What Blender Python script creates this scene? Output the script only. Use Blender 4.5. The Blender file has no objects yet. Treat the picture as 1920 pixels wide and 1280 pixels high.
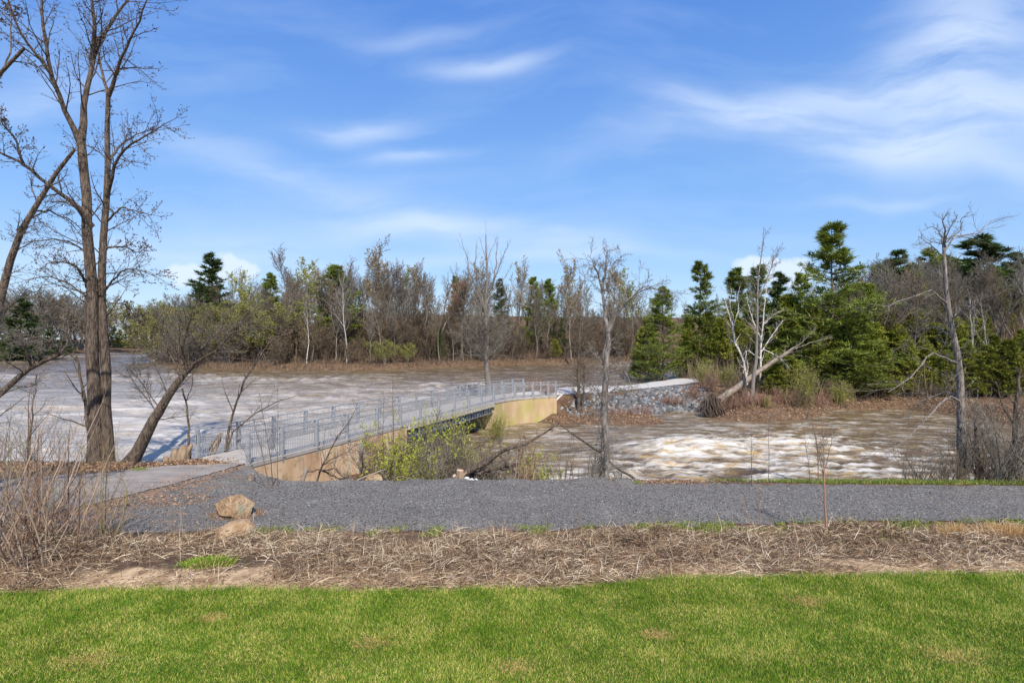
import bpy, bmesh, math, random
import numpy as np
from math import radians, sin, cos, pi
from mathutils import Vector, Matrix, Euler

# ------------------------------------------------------------------ camera, sky, sun
scn = bpy.context.scene
col = scn.collection
CAMZ, F, CX, CY = 5.5, 1067.0, 960.0, 636.0
cam_d = bpy.data.cameras.new('camera'); cam = bpy.data.objects.new('camera', cam_d); col.objects.link(cam)
cam.location = (0, 0, CAMZ); cam.rotation_euler = (radians(90), 0, 0)
cam_d.sensor_width = 36; cam_d.lens = F/1920*36; cam_d.shift_y = -4/1920
cam_d.clip_start = 0.1; cam_d.clip_end = 8000
scn.camera = cam
scn.view_settings.view_transform = 'Standard'; scn.view_settings.look = 'None'
scn.view_settings.gamma = 1.0; scn.view_settings.exposure = 0.45
scn.view_settings.use_curve_mapping = False

SUN = Vector((0.20, -0.84, 0.90)).normalized()
SUN_EL = math.asin(SUN.z); SUN_AZ = math.atan2(SUN.x, SUN.y)
sd = bpy.data.lights.new('sun', 'SUN'); sd.energy = 4.3; sd.angle = radians(0.6); sd.color = (1.0, .93, .82)
so = bpy.data.objects.new('sun', sd); col.objects.link(so)
so.rotation_euler = SUN.to_track_quat('Z', 'Y').to_euler(); so.location = (-60, -60, 90)

def P(px, py, d):
    return Vector(((px-CX)*d/F, d, CAMZ-(py-CY)*d/F))
def G(px, py, z=0.0):
    d = (CAMZ-z)*F/(py-CY)
    return ((px-CX)*d/F, d)

def build_world():
    w = bpy.data.worlds.new('World'); scn.world = w; w.use_nodes = True
    nt = w.node_tree; N = nt.nodes; L = nt.links
    bg = N['Background']; bg.inputs['Strength'].default_value = 0.15
    sky = N.new('ShaderNodeTexSky'); sky.sky_type = 'NISHITA'; sky.sun_disc = False
    sky.sun_elevation = SUN_EL; sky.sun_rotation = SUN_AZ
    sky.air_density = 1.0; sky.dust_density = 0.6; sky.ozone_density = 2.0
    hs = N.new('ShaderNodeHueSaturation'); hs.inputs['Saturation'].default_value = 1.12; hs.inputs['Value'].default_value = 1.05
    hs.inputs['Hue'].default_value = 0.504
    L.new(sky.outputs[0], hs.inputs['Color'])
    tc = N.new('ShaderNodeTexCoord'); sp = N.new('ShaderNodeSeparateXYZ'); L.new(tc.outputs['Generated'], sp.inputs[0])
    def m(op, a, b=None, clamp=False):
        n = N.new('ShaderNodeMath'); n.operation = op; n.use_clamp = clamp
        for i, v in enumerate((a, b)):
            if v is None: continue
            if isinstance(v, (int, float)): n.inputs[i].default_value = v
            else: L.new(v, n.inputs[i])
        return n.outputs[0]
    ay = m('MAXIMUM', m('ABSOLUTE', sp.outputs[1]), 0.05)
    u = m('DIVIDE', sp.outputs[0], ay); v = m('DIVIDE', sp.outputs[2], ay)
    cb = N.new('ShaderNodeCombineXYZ'); L.new(u, cb.inputs[0]); L.new(v, cb.inputs[1]); L.new(sp.outputs[1], cb.inputs[2])
    # warp
    nz = N.new('ShaderNodeTexNoise'); nz.inputs['Scale'].default_value = 2.2; nz.inputs['Detail'].default_value = 3
    L.new(cb.outputs[0], nz.inputs['Vector'])
    sb = N.new('ShaderNodeVectorMath'); sb.operation = 'SUBTRACT'; L.new(nz.outputs['Color'], sb.inputs[0]); sb.inputs[1].default_value = (.5, .5, .5)
    sc = N.new('ShaderNodeVectorMath'); sc.operation = 'SCALE'; L.new(sb.outputs[0], sc.inputs[0]); sc.inputs['Scale'].default_value = 0.16
    ad = N.new('ShaderNodeVectorMath'); ad.operation = 'ADD'; L.new(cb.outputs[0], ad.inputs[0]); L.new(sc.outputs[0], ad.inputs[1])
    sw = N.new('ShaderNodeSeparateXYZ'); L.new(ad.outputs[0], sw.inputs[0])
    # fine wisps stretched along the wind
    mp = N.new('ShaderNodeMapping'); mp.inputs['Rotation'].default_value = (0, 0, radians(-12)); mp.inputs['Scale'].default_value = (1.6, 7, 1)
    L.new(ad.outputs[0], mp.inputs[0])
    fn = N.new('ShaderNodeTexNoise'); fn.inputs['Scale'].default_value = 2.2; fn.inputs['Detail'].default_value = 7; fn.inputs['Roughness'].default_value = .55
    L.new(mp.outputs[0], fn.inputs['Vector'])
    total = None
    # (px, py, half width, half height, tilt degrees, strength)
    CL = [(1560, 165, 330, 42, 14, .55), (1340, 190, 130, 24, -8, .35), (1790, 60, 150, 110, 38, .6), (1850, 215, 300, 70, 6, .75), (1760, 300, 300, 40, -10, .5),
          (690, 222, 100, 24, 2, .55), (790, 282, 100, 15, 2, .42), (930, 118, 110, 16, -2, .6), (800, 60, 130, 16, 3, .25),
          (600, 350, 420, 42, -16, .35), (900, 435, 300, 26, -7, .5), (1640, 382, 130, 12, 0, .35), (60, 200, 130, 45, 20, .4),
          (1000, 490, 500, 14, -1, .3), (250, 470, 420, 40, 3, .45)]
    for (px, py, hw, hh, tl, st) in CL:
        u0 = (px-CX)/F; v0 = (CY-py)/F; a = radians(tl)
        du = m('SUBTRACT', sw.outputs[0], u0); dv = m('SUBTRACT', sw.outputs[1], v0)
        x1 = m('ADD', m('MULTIPLY', du, cos(a)), m('MULTIPLY', dv, sin(a)))
        y1 = m('SUBTRACT', m('MULTIPLY', dv, cos(a)), m('MULTIPLY', du, sin(a)))
        x1 = m('DIVIDE', x1, hw/F); y1 = m('DIVIDE', y1, hh/F)
        r2 = m('ADD', m('MULTIPLY', x1, x1), m('MULTIPLY', y1, y1))
        g = m('MULTIPLY', m('POWER', 2.718, m('MULTIPLY', r2, -1.0)), st)
        total = g if total is None else m('ADD', total, g)
    wisp = m('MULTIPLY', m('SUBTRACT', fn.outputs[0], .18), 2.9, True)
    cir = m('MULTIPLY', m('MULTIPLY', total, wisp), .80)
    base = m('MULTIPLY', m('MULTIPLY', m('SUBTRACT', fn.outputs[0], .45), 1.1, True), .35)
    cir = m('ADD', cir, base)
    # small cumulus low on the horizon
    cn = N.new('ShaderNodeTexNoise'); cn.inputs['Scale'].default_value = 22; cn.inputs['Detail'].default_value = 5
    L.new(cb.outputs[0], cn.inputs['Vector'])
    cum = None
    for (px, py, hw, hh) in [(350, 515, 48, 24), (430, 505, 50, 34), (1440, 500, 80, 22), (1480, 515, 50, 26), (585, 520, 30, 16)]:
        x1 = m('DIVIDE', m('SUBTRACT', u, (px-CX)/F), hw/F); y1 = m('DIVIDE', m('SUBTRACT', v, (CY-py)/F), hh/F)
        r = m('SUBTRACT', 1.25, m('ADD', m('MULTIPLY', x1, x1), m('MULTIPLY', y1, y1)))
        r = m('ADD', r, m('MULTIPLY', m('SUBTRACT', cn.outputs[0], .5), 3.2))
        r = m('MULTIPLY', r, 1.3, True)
        cum = r if cum is None else m('MAXIMUM', cum, r)
    hz = m('MULTIPLY', m('SUBTRACT', .10, v), .6, True)          # pale air low down
    fac = m('MAXIMUM', m('ADD', cir, hz), m('MULTIPLY', cum, .85))
    fac = m('MINIMUM', fac, .93)
    front = m('GREATER_THAN', sp.outputs[2], 0.0)
    ramp = N.new('ShaderNodeValToRGB'); e = ramp.color_ramp.elements
    stops = [(0.0, (2.3, 3.2, 4.5)), (.12, (1.5, 2.6, 4.5)), (.26, (.95, 2.1, 4.4)), (.50, (.48, 1.38, 3.95)), (1.0, (.20, .72, 2.6))]
    while len(e) < len(stops): e.new(.5)
    for i, (p_, c_) in enumerate(stops): e[i].position = p_; e[i].color = tuple(q/5 for q in c_)+(1,)
    L.new(sp.outputs[2], ramp.inputs[0])
    vm = N.new('ShaderNodeVectorMath'); vm.operation = 'SCALE'; vm.inputs['Scale'].default_value = 5.0; L.new(ramp.outputs[0], vm.inputs[0])
    mk_ = N.new('ShaderNodeMix'); mk_.data_type = 'RGBA'; mk_.inputs['Factor'].default_value = .75; L.new(hs.outputs[0], mk_.inputs['A']); L.new(vm.outputs[0], mk_.inputs['B'])
    fac = m('MULTIPLY', fac, front)
    mx = N.new('ShaderNodeMix'); mx.data_type = 'RGBA'
    L.new(fac, mx.inputs['Factor']); L.new(mk_.outputs['Result'], mx.inputs['A']); mx.inputs['B'].default_value = (4.0, 4.6, 5.5, 1)
    L.new(mx.outputs['Result'], bg.inputs['Color'])
build_world()

# ------------------------------------------------------------------ helpers
def tag(o, label=None, cat=None, group=None, kind=None):
    if label: o['label'] = label
    if cat: o['category'] = cat
    if group: o['group'] = group
    if kind: o['kind'] = kind
    return o
def empty(name, loc=(0, 0, 0), rz=0.0):
    o = bpy.data.objects.new(name, None); o.empty_display_size = .3
    o.location = loc; o.rotation_euler = (0, 0, rz); col.objects.link(o); return o
def link(name, me, mats, parent=None, loc=None):
    o = bpy.data.objects.new(name, me); col.objects.link(o)
    for m_ in (mats if isinstance(mats, (list, tuple)) else [mats]): me.materials.append(m_)
    if parent: o.parent = parent
    if loc is not None: o.location = loc
    return o
def np_mesh(name, V, faces, smooth=False, attrs=None):
    """faces: list of int arrays (m,k)"""
    me = bpy.data.meshes.new(name); V = np.asarray(V, np.float32)
    me.vertices.add(len(V)); me.vertices.foreach_set('co', V.ravel())
    faces = [np.asarray(f, np.int32) for f in faces if len(f)]
    nl = sum(f.size for f in faces); npoly = sum(len(f) for f in faces)
    me.loops.add(nl); me.polygons.add(npoly)
    me.loops.foreach_set('vertex_index', np.concatenate([f.ravel() for f in faces]))
    tot = np.concatenate([np.full(len(f), f.shape[1], np.int32) for f in faces])
    st = np.concatenate([[0], np.cumsum(tot)[:-1]]).astype(np.int32)
    me.polygons.foreach_set('loop_start', st); me.polygons.foreach_set('loop_total', tot)
    if smooth: me.polygons.foreach_set('use_smooth', np.ones(npoly, bool))
    if attrs:
        for k, a in attrs.items():
            at = me.attributes.new(k, 'FLOAT', 'POINT'); at.data.foreach_set('value', np.asarray(a, np.float32))
    me.update(calc_edges=True)
    return me
_T = np.random.RandomState(7).rand(256, 256)
def vnoise(x, y, seed=0):
    x = np.asarray(x, float)+seed*37.17; y = np.asarray(y, float)+seed*91.7
    xi = np.floor(x).astype(int); yi = np.floor(y).astype(int); fx = x-xi; fy = y-yi
    fx = fx*fx*(3-2*fx); fy = fy*fy*(3-2*fy)
    a = _T[xi & 255, yi & 255]; b = _T[(xi+1) & 255, yi & 255]; c = _T[xi & 255, (yi+1) & 255]; d = _T[(xi+1) & 255, (yi+1) & 255]
    return (a*(1-fx)+b*fx)*(1-fy)+(c*(1-fx)+d*fx)*fy-.5
def fbm(x, y, o=4, seed=0, g=.5):
    s = 0; a = 1.0
    for i in range(o): s = s+a*vnoise(x*2**i, y*2**i, seed+i*3); a *= g
    return s
def sstep(x, a=0., b=1.):
    t = np.clip((x-a)/(b-a), 0, 1); return t*t*(3-2*t)
def sdf(x, y, poly):
    x = np.asarray(x, float); y = np.asarray(y, float)
    d = np.full(x.shape, 1e18); ins = np.zeros(x.shape, bool); n = len(poly)
    for i in range(n):
        ax, ay = poly[i]; bx, by = poly[(i+1) % n]
        ex, ey = bx-ax, by-ay; wx, wy = x-ax, y-ay
        t = np.clip((wx*ex+wy*ey)/(ex*ex+ey*ey+1e-12), 0, 1)
        d = np.minimum(d, (wx-ex*t)**2+(wy-ey*t)**2)
        c = ((ay <= y) & (by > y)) | ((by <= y) & (ay > y))
        with np.errstate(divide='ignore', invalid='ignore'):
            xx = ax+(y-ay)/(by-ay if by != ay else 1e-9)*ex
        ins ^= c & (x < xx)
    d = np.sqrt(d); return np.where(ins, d, -d)

# ------------------------------------------------------------------ materials
def mat(name, cols, scale=6, detail=4, rough=.85, bump=0., bscale=None, src='noise', spec=.3, stretch=None, extra=None, trans=0., objrand=0., rgh=.55, coord='Object', var=None):
    """cols: list of (pos, (r,g,b)).  src: 'noise', 'island' ; extra=(scale, colour, threshold, width) patches"""
    m = bpy.data.materials.new(name); m.use_nodes = True; nt = m.node_tree; N = nt.nodes; L = nt.links
    b = N['Principled BSDF']; b.inputs['Roughness'].default_value = rough; b.inputs['Specular IOR Level'].default_value = spec
    tc = N.new('ShaderNodeTexCoord'); vec = tc.outputs[coord]
    if stretch:
        mp = N.new('ShaderNodeMapping'); mp.inputs['Scale'].default_value = stretch; L.new(vec, mp.inputs[0]); vec = mp.outputs[0]
    nz = N.new('ShaderNodeTexNoise'); nz.inputs['Scale'].default_value = scale; nz.inputs['Detail'].default_value = detail; nz.inputs['Roughness'].default_value = rgh
    L.new(vec, nz.inputs['Vector'])
    cr = N.new('ShaderNodeValToRGB'); e = cr.color_ramp.elements
    while len(e) < len(cols): e.new(.5)
    for i, (p, c) in enumerate(cols): e[i].position = p; e[i].color = (*c, 1)
    if src == 'island':
        ge = N.new('ShaderNodeNewGeometry'); f = ge.outputs['Random Per Island']
        if var:   # mix with large-scale noise
            n2 = N.new('ShaderNodeTexNoise'); n2.inputs['Scale'].default_value = var[0]; n2.inputs['Detail'].default_value = 3; L.new(tc.outputs[coord], n2.inputs['Vector'])
            ma = N.new('ShaderNodeMath'); ma.operation = 'MULTIPLY_ADD'; L.new(n2.outputs[0], ma.inputs[0]); ma.inputs[1].default_value = var[1]; ma.inputs[2].default_value = -var[1]*.5
            mb = N.new('ShaderNodeMath'); mb.operation = 'ADD'; mb.use_clamp = True; L.new(f, mb.inputs[0]); L.new(ma.outputs[0], mb.inputs[1]); f = mb.outputs[0]
        L.new(f, cr.inputs[0])
    else: L.new(nz.outputs[0], cr.inputs[0])
    out = cr.outputs[0]
    if extra:
        for (sc, c2, th, wd) in extra:
            n2 = N.new('ShaderNodeTexNoise'); n2.inputs['Scale'].default_value = sc; n2.inputs['Detail'].default_value = 5; L.new(tc.outputs[coord], n2.inputs['Vector'])
            mr = N.new('ShaderNodeMapRange'); mr.inputs[1].default_value = th; mr.inputs[2].default_value = th+wd; L.new(n2.outputs[0], mr.inputs[0])
            mx = N.new('ShaderNodeMix'); mx.data_type = 'RGBA'; L.new(mr.outputs[0], mx.inputs['Factor']); L.new(out, mx.inputs['A']); mx.inputs['B'].default_value = (*c2, 1); out = mx.outputs['Result']
    if objrand:
        oi = N.new('ShaderNodeObjectInfo'); mr = N.new('ShaderNodeMapRange'); mr.inputs[3].default_value = 1-objrand; mr.inputs[4].default_value = 1+objrand
        L.new(oi.outputs['Random'], mr.inputs[0]); h = N.new('ShaderNodeHueSaturation'); L.new(mr.outputs[0], h.inputs['Value']); L.new(out, h.inputs['Color']); out = h.outputs[0]
    L.new(out, b.inputs['Base Color'])
    if bump:
        n3 = N.new('ShaderNodeTexNoise'); n3.inputs['Scale'].default_value = bscale or scale*4; n3.inputs['Detail'].default_value = 5; L.new(vec, n3.inputs['Vector'])
        bp = N.new('ShaderNodeBump'); bp.inputs['Strength'].default_value = 1.0; bp.inputs['Distance'].default_value = bump
        L.new(n3.outputs[0], bp.inputs['Height']); L.new(bp.outputs[0], b.inputs['Normal'])
    if trans:
        tr = N.new('ShaderNodeBsdfTranslucent'); L.new(out, tr.inputs[0]); ms = N.new('ShaderNodeMixShader'); ms.inputs[0].default_value = trans
        L.new(b.outputs[0], ms.inputs[1]); L.new(tr.outputs[0], ms.inputs[2]); L.new(ms.outputs[0], N['Material Output'].inputs[0])
    m.displacement_method = 'BUMP'
    return m
MT = {}
MT['bark_grey'] = mat('bark_grey', [(.3, (.10, .085, .07)), (.7, (.27, .235, .20))], 5, 6, .9, .02, 14, stretch=(3, 3, .5), objrand=.2)
MT['bark_brown'] = mat('bark_brown', [(.38, (.045, .032, .024)), (.5, (.13, .095, .07)), (.66, (.25, .19, .145))], 4.5, 8, .9, .10, 7, stretch=(3.2, 3.2, .5), rgh=.7, objrand=.15)
MT['bark_pale'] = mat('bark_pale', [(.38, (.06, .05, .042)), (.48, (.17, .145, .125)), (.66, (.32, .28, .245))], 4, 8, .9, .05, 8, stretch=(3, 3, .6), rgh=.7, objrand=.15)
MT['bark_birch'] = mat('bark_birch', [(.38, (.16, .14, .12)), (.46, (.62, .58, .52)), (.8, (.78, .74, .68))], 4, 5, .7, .004, 12, stretch=(1, 1, 2.5))
MT['twig_grey'] = mat('twig_grey', [(.0, (.09, .078, .06)), (1, (.27, .24, .195))], src='island', objrand=.25)
MT['twig_dark'] = mat('twig_dark', [(.0, (.05, .04, .033)), (1, (.16, .125, .10))], src='island')
MT['twig_brown'] = mat('twig_brown', [(.0, (.085, .062, .040)), (1, (.24, .18, .118))], src='island', objrand=.25)
MT['twig_red'] = mat('twig_red', [(.0, (.17, .085, .055)), (.6, (.34, .19, .13)), (1, (.44, .31, .22))], src='island')
MT['twig_rust'] = mat('twig_rust', [(.0, (.13, .075, .05)), (.5, (.27, .165, .11)), (1, (.42, .33, .25))], src='island')
MT['twig_olive'] = mat('twig_olive', [(.0, (.12, .10, .04)), (1, (.32, .27, .10))], src='island')
MT['needle_pine'] = mat('needle_pine', [(.0, (.055, .09, .012)), (.5, (.17, .225, .03)), (1, (.38, .42, .07))], src='island', trans=.25, objrand=.25, var=(.5, .5), rough=.6)
MT['needle_dark'] = mat('needle_dark', [(.0, (.04, .075, .02)), (1, (.13, .18, .05))], src='island', trans=.2, objrand=.25, var=(.5, .5), rough=.6)
MT['needle_cedar'] = mat('needle_cedar', [(.0, (.075, .10, .013)), (.6, (.21, .235, .026)), (1, (.42, .40, .06))], src='island', trans=.25, objrand=.25, var=(.6, .6), rough=.6)
MT['bud_yellow'] = mat('bud_yellow', [(.0, (.22, .24, .05)), (1, (.48, .50, .12))], src='island', trans=.3, objrand=.15)
MT['bud_lime'] = mat('bud_lime', [(.0, (.30, .34, .03)), (1, (.62, .64, .10))], src='island', trans=.3)
MT['bud_tan'] = mat('bud_tan', [(.0, (.28, .20, .09)), (1, (.50, .38, .18))], src='island', trans=.3)
MT['bud_red'] = mat('bud_red', [(.0, (.28, .09, .06)), (1, (.48, .20, .13))], src='island', trans=.3)
MT['bud_dark'] = mat('bud_dark', [(.0, (.05, .035, .03)), (1, (.16, .11, .08))], src='island')
MT['steel'] = mat('galvanised_steel', [(.3, (.20, .21, .225)), (.7, (.36, .37, .385))], 7, 7, .5, 0, spec=.5, extra=[(1.7, (.30, .27, .24), .60, .15)])
MT['girder'] = mat('girder_steel', [(.3, (.10, .11, .12)), (.7, (.22, .23, .24))], 3, 4, .6)
MT['timber'] = mat('deck_timber', [(.3, (.30, .28, .22)), (.7, (.48, .45, .36))], 4, 4, .8)
MT['deck'] = mat('deck_concrete', [(.3, (.33, .30, .265)), (.7, (.45, .415, .37))], 2, 6, .85, .003, 30, extra=[(.5, (.33, .29, .25), .55, .2)])
MT['concrete'] = mat('stained_concrete', [(.3, (.36, .21, .11)), (.5, (.60, .41, .25)), (.7, (.76, .60, .43))], 1.1, 7, .9, .01, 20, stretch=(1, 1, .35), extra=[(.7, (.10, .085, .06), .58, .12), (2.2, (.34, .25, .09), .58, .14)])
MT['mossy'] = mat('mossy_concrete', [(.3, (.42, .28, .16)), (.55, (.52, .38, .22)), (.75, (.60, .46, .30))], 1.2, 6, .9, .01, 20, stretch=(1, 1, .35), extra=[(.7, (.40, .36, .10), .44, .30)])
MT['rock_grey'] = mat('riprap_stone', [(.3, (.07, .074, .08)), (.7, (.25, .255, .26))], 5, 5, .85, .01, 20, objrand=.5)
MT['rock_fill'] = mat('riprap_fill', [(.0, (.06, .063, .068)), (.6, (.17, .175, .18)), (1, (.36, .36, .36))], src='island')
MT['boulder'] = mat('tan_boulder', [(.33, (.20, .115, .055)), (.5, (.36, .24, .14)), (.68, (.52, .40, .27))], 3.2, 12, .9, .09, 7, rgh=.72, extra=[(1.6, (.27, .26, .18), .56, .1), (6, (.10, .075, .05), .64, .05)])
MT['cut_wood'] = mat('cut_wood', [(.3, (.60, .36, .20)), (.7, (.82, .60, .40))], 12, 4, .8)
MT['white_rock'] = mat('white_rock', [(.3, (.42, .41, .40)), (.7, (.74, .73, .70))], 4, 5, .8, .01, 20)
MT['drift'] = mat('driftwood', [(.3, (.14, .095, .06)), (.7, (.42, .31, .21))], 3, 6, .9, .02, 14, stretch=(3, 3, .6))
MT['pole'] = mat('weathered_branch', [(.3, (.17, .135, .105)), (.7, (.36, .30, .24))], 3, 6, .9, .01, 14)
MT['sign'] = mat('pale_board', [(.3, (.62, .62, .62)), (.7, (.8, .8, .8))], 6, 3, .5, extra=[(9, (.2, .22, .25), .60, .05)])
MT['ink'] = mat('black_ink', [(.3, (.02, .02, .022)), (.7, (.05, .05, .05))], 6)
MT['straw'] = mat('dead_weed', [(.0, (.05, .028, .018)), (.3, (.14, .08, .048)), (.58, (.29, .19, .115)), (.82, (.47, .36, .235)), (1, (.74, .63, .46))], src='island', var=(.45, .7), coord='Object')
MT['grass'] = mat('lawn_blades', [(.0, (.05, .13, .008)), (.38, (.125, .27, .011)), (.6, (.24, .38, .02)), (.74, (.44, .44, .07)), (1, (.76, .64, .22))], src='island', var=(1.5, .95), coord='Object', trans=.25, rough=.6)
MT['tuft'] = mat('verge_grass', [(.0, (.10, .17, .02)), (.7, (.26, .34, .05)), (1, (.52, .44, .18))], src='island', var=(1.2, .6), coord='Object', trans=.25, rough=.6)
MT['reed'] = mat('orange_dry_grass', [(.0, (.42, .26, .10)), (1, (.68, .46, .22))], src='island', trans=.2)

# ------------------------------------------------------------------ terrain shape
U = np.array([.375, .927]); U = U/np.linalg.norm(U); NRM = np.array([U[1], -U[0]])   # along the bridge, to its right
N0 = np.array([-11.6, 25.0]); WID = 3.05
def rail(s, w=0.0):
    p = N0+U*s-NRM*w; return float(p[0]), float(p[1])
ZL, ZR = -1.1, -2.4                    # water level in the river and in the side channel
MAIN = [(-400, 28.4), (-60, 28.1), (-30, 27.7), (-20, 27.8), (-16.2, 27.8), (-14.8, 28.6), (-11.6, 28.8), (-10.35, 26.9), (-9.6, 25.2), (-8.5, 24.3), (-5, 24.3), (0, 24.4), (7, 24.5), (15, 24.4), (30, 24), (60, 23.9), (400, 23.9), (400, -400), (-400, -400)]
BRUSH = [(-12, 22.5), (-11.2, 26), (-6.6, 37), (-4.6, 34), (-3, 29.5), (-1.0, 26.8), (1, 24.6), (1, 21), (-12, 21)]
SPIT = [(-2, 57)]+[G(x, y, ZR) for x, y in [(975, 786), (1040, 795), (1120, 797), (1200, 797), (1245, 795), (1243, 787), (1185, 778)]]+[(6, 62)]
ISLE = [(-4, 55), (1.5, 55.0), (4, 54.8), (8, 57.0), (12.5, 60)]+[G(x, y, ZR) for x, y in [(1250, 774), (1325, 770), (1332, 777), (1347, 787), (1400, 791), (1500, 788), (1545, 778), (1560, 768), (1700, 767), (1760, 775), (1920, 800)]]+[(70, 46), (120, 38), (400, 36),
        (400, 170), (150, 160), (70, 128), (40, 110), (28, 99), (18, 84), (9, 74), (2, 66), (-3, 60)]
PEN = [(-141, 222), (-101, 162), (-80, 134), (-66, 126), (-51, 119.5), (-30, 121), (-19, 130), (-8, 141), (13, 153), (40, 160), (66, 165), (400, 240), (4000, 600), (4000, 4000), (-140, 4000), (-170, 320)]
LEFT = [(-152, 140), (-151, 168), (-177, 220), (-190, 252), (-184, 296), (-120, 330), (-120, 4000), (-4000, 4000), (-4000, -4000), (-401, -4000), (-400, 50)]
BASE = -4.2
def height(x, y):
    x = np.asarray(x, float); y = np.asarray(y, float)
    z = np.full(x.shape, BASE)
    w = .35*fbm(x*.35, y*.35, 3, 5)
    t = sdf(x, y, MAIN)
    hm = np.minimum(-2.45+(t+w*.7)*1.08, 0.0)
    rise = .5*sstep(16.4-y, 0, 4.6)+.25*sstep(11-y, 0, 8)
    hm = np.where(hm > -.02, hm+rise, hm)
    z = np.maximum(z, hm)
    t = sdf(x, y, BRUSH); z = np.maximum(z, np.where(t > -1.2, np.minimum(ZR+(t+.9+w)*.8, -1.95+.3*fbm(x*.6, y*.6, 3, 9)), BASE))
    t = sdf(x, y, SPIT); z = np.maximum(z, np.minimum(ZR+.02+(t+w)*.3, -1.95+.25*fbm(x*.5, y*.5, 3, 2)))
    t = sdf(x, y, ISLE); top = -.4*sstep(x, 3, 12)
    hill = 9*sstep(x-.35*(y-68), 38, 82)*sstep(t, 8, 40); top = top-.8*sstep(x, 26, 34)*(1-sstep(t, 5, 16))
    z = np.maximum(z, np.minimum(ZR+(t+w*.6)*(.42+1.2*sstep(-x, -13, -6)), top)+np.where(t > 3, hill+.35*fbm(x*.2, y*.2, 3, 4)*sstep(t, 9, 14), 0))
    t = sdf(x, y, PEN); wl = 2.5*fbm(x*.06, y*.06, 3, 8)
    ridge = 1.4*sstep(t, 2, 14)+12.2*sstep(t, 14, 52)*sstep(x+.12*(y-130), -95, -42)+1.0*fbm(x*.03, y*.03, 2, 6)*sstep(t, 20, 60)*sstep(-x, 20, 60)
    z = np.maximum(z, np.minimum(ZL+.02+(t+wl)*.8, .2)+np.where(t > 1, ridge, 0))
    t = sdf(x, y, LEFT); z = np.maximum(z, np.minimum(ZL+.02+(t+wl)*.3, .6)+5*sstep(t, 12, 90))
    return z
def hz(x, y): return float(height(np.array([x]), np.array([y]))[0])

def axis(lo, hi, step, outer, g=1.16):
    a = list(np.arange(lo, hi+1e-6, step)); s = step; v = hi
    while v < outer[1]: s *= g; v += s; a.append(v)
    s = step; v = lo; b = []
    while v > outer[0]: s *= g; v -= s; b.append(v)
    return np.array(b[::-1]+a)
def grid_mesh(name, xs, ys, zf, keep=None, smooth=True, attrs=None):
    X, Y = np.meshgrid(xs, ys); Z = zf(X, Y)
    nx, ny = len(xs), len(ys)
    i = np.arange(nx*ny).reshape(ny, nx)
    Fq = np.stack([i[:-1, :-1], i[:-1, 1:], i[1:, 1:], i[1:, :-1]], -1).reshape(-1, 4)
    V = np.stack([X, Y, Z], -1).reshape(-1, 3)
    at = {k: f(X, Y, Z).ravel() for k, f in (attrs or {}).items()}
    if keep is not None:
        xc = (xs[:-1]+xs[1:])/2; yc = (ys[:-1]+ys[1:])/2; XC, YC = np.meshgrid(xc, yc)
        Fq = Fq[keep(XC, YC).ravel()]
        used = np.unique(Fq); mp = np.full(len(V), -1); mp[used] = np.arange(len(used)); Fq = mp[Fq]; V = V[used]; at = {k: a[used] for k, a in at.items()}
    return np_mesh(name, V, [Fq], smooth, at)

# lawn / paths outlines
def gz(x, y):   # surface of the gravel, with low heaps along its far rim
    return np.maximum(height(x, y), -.05)+.03+.02*fbm(x*.7, y*.7, 3, 12)+.26*np.clip(fbm(x*.75, y*.5, 3, 17)+.02, 0, 1)*sstep(y, 20.6, 21.9)*sstep(-x, -6.5, -3)*sstep(x, -11, -8.5)
def lawn_edge(x):   # depth of the far rim of the lawn
    return np.interp(x, [-40, -10.2, -6, -1.7, 1.5, 3.3, 10.8, 40], [11.1, 11.2, 11.35, 11.35, 11.55, 12.0, 12.1, 12.3])+.16*fbm(np.asarray(x)*.9, np.asarray(x)*0, 3, 3)
GRAVEL = [(-15.6, 16.6), (-15.2, 17.6), (-14.2, 19.6), (-13.4, 22), (-13.1, 24.3), (-12.5, 25.15), (-11.9, 25.3), (-11.4, 25), (-10.6, 23.6), (-9, 22.3), (-6.7, 21.8), (-5.8, 22.2), (-4.2, 22.05), (-3, 22.35), (0, 22.25), (2.4, 22.45), (5, 22.5), (6.5, 22.3), (7.6, 21.7), (12, 21.4), (20, 21.2), (60, 20.6), (60, 17.2), (18, 17.35), (10, 17.1), (5, 16.75), (0, 16.3), (-5, 16.2), (-8, 16.4), (-10.5, 16.1), (-13, 16.6)]
PAVED = [(-14.75, 24.6), (-11.75, 25.1), (-12.1, 23.6), (-12.7, 21.8), (-13.4, 20), (-14.3, 18), (-15.5, 17), (-18, 16), (-45, 12), (-45, 18.5), (-24, 21.4), (-19.5, 22.3), (-16.8, 23.3)]
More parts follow.
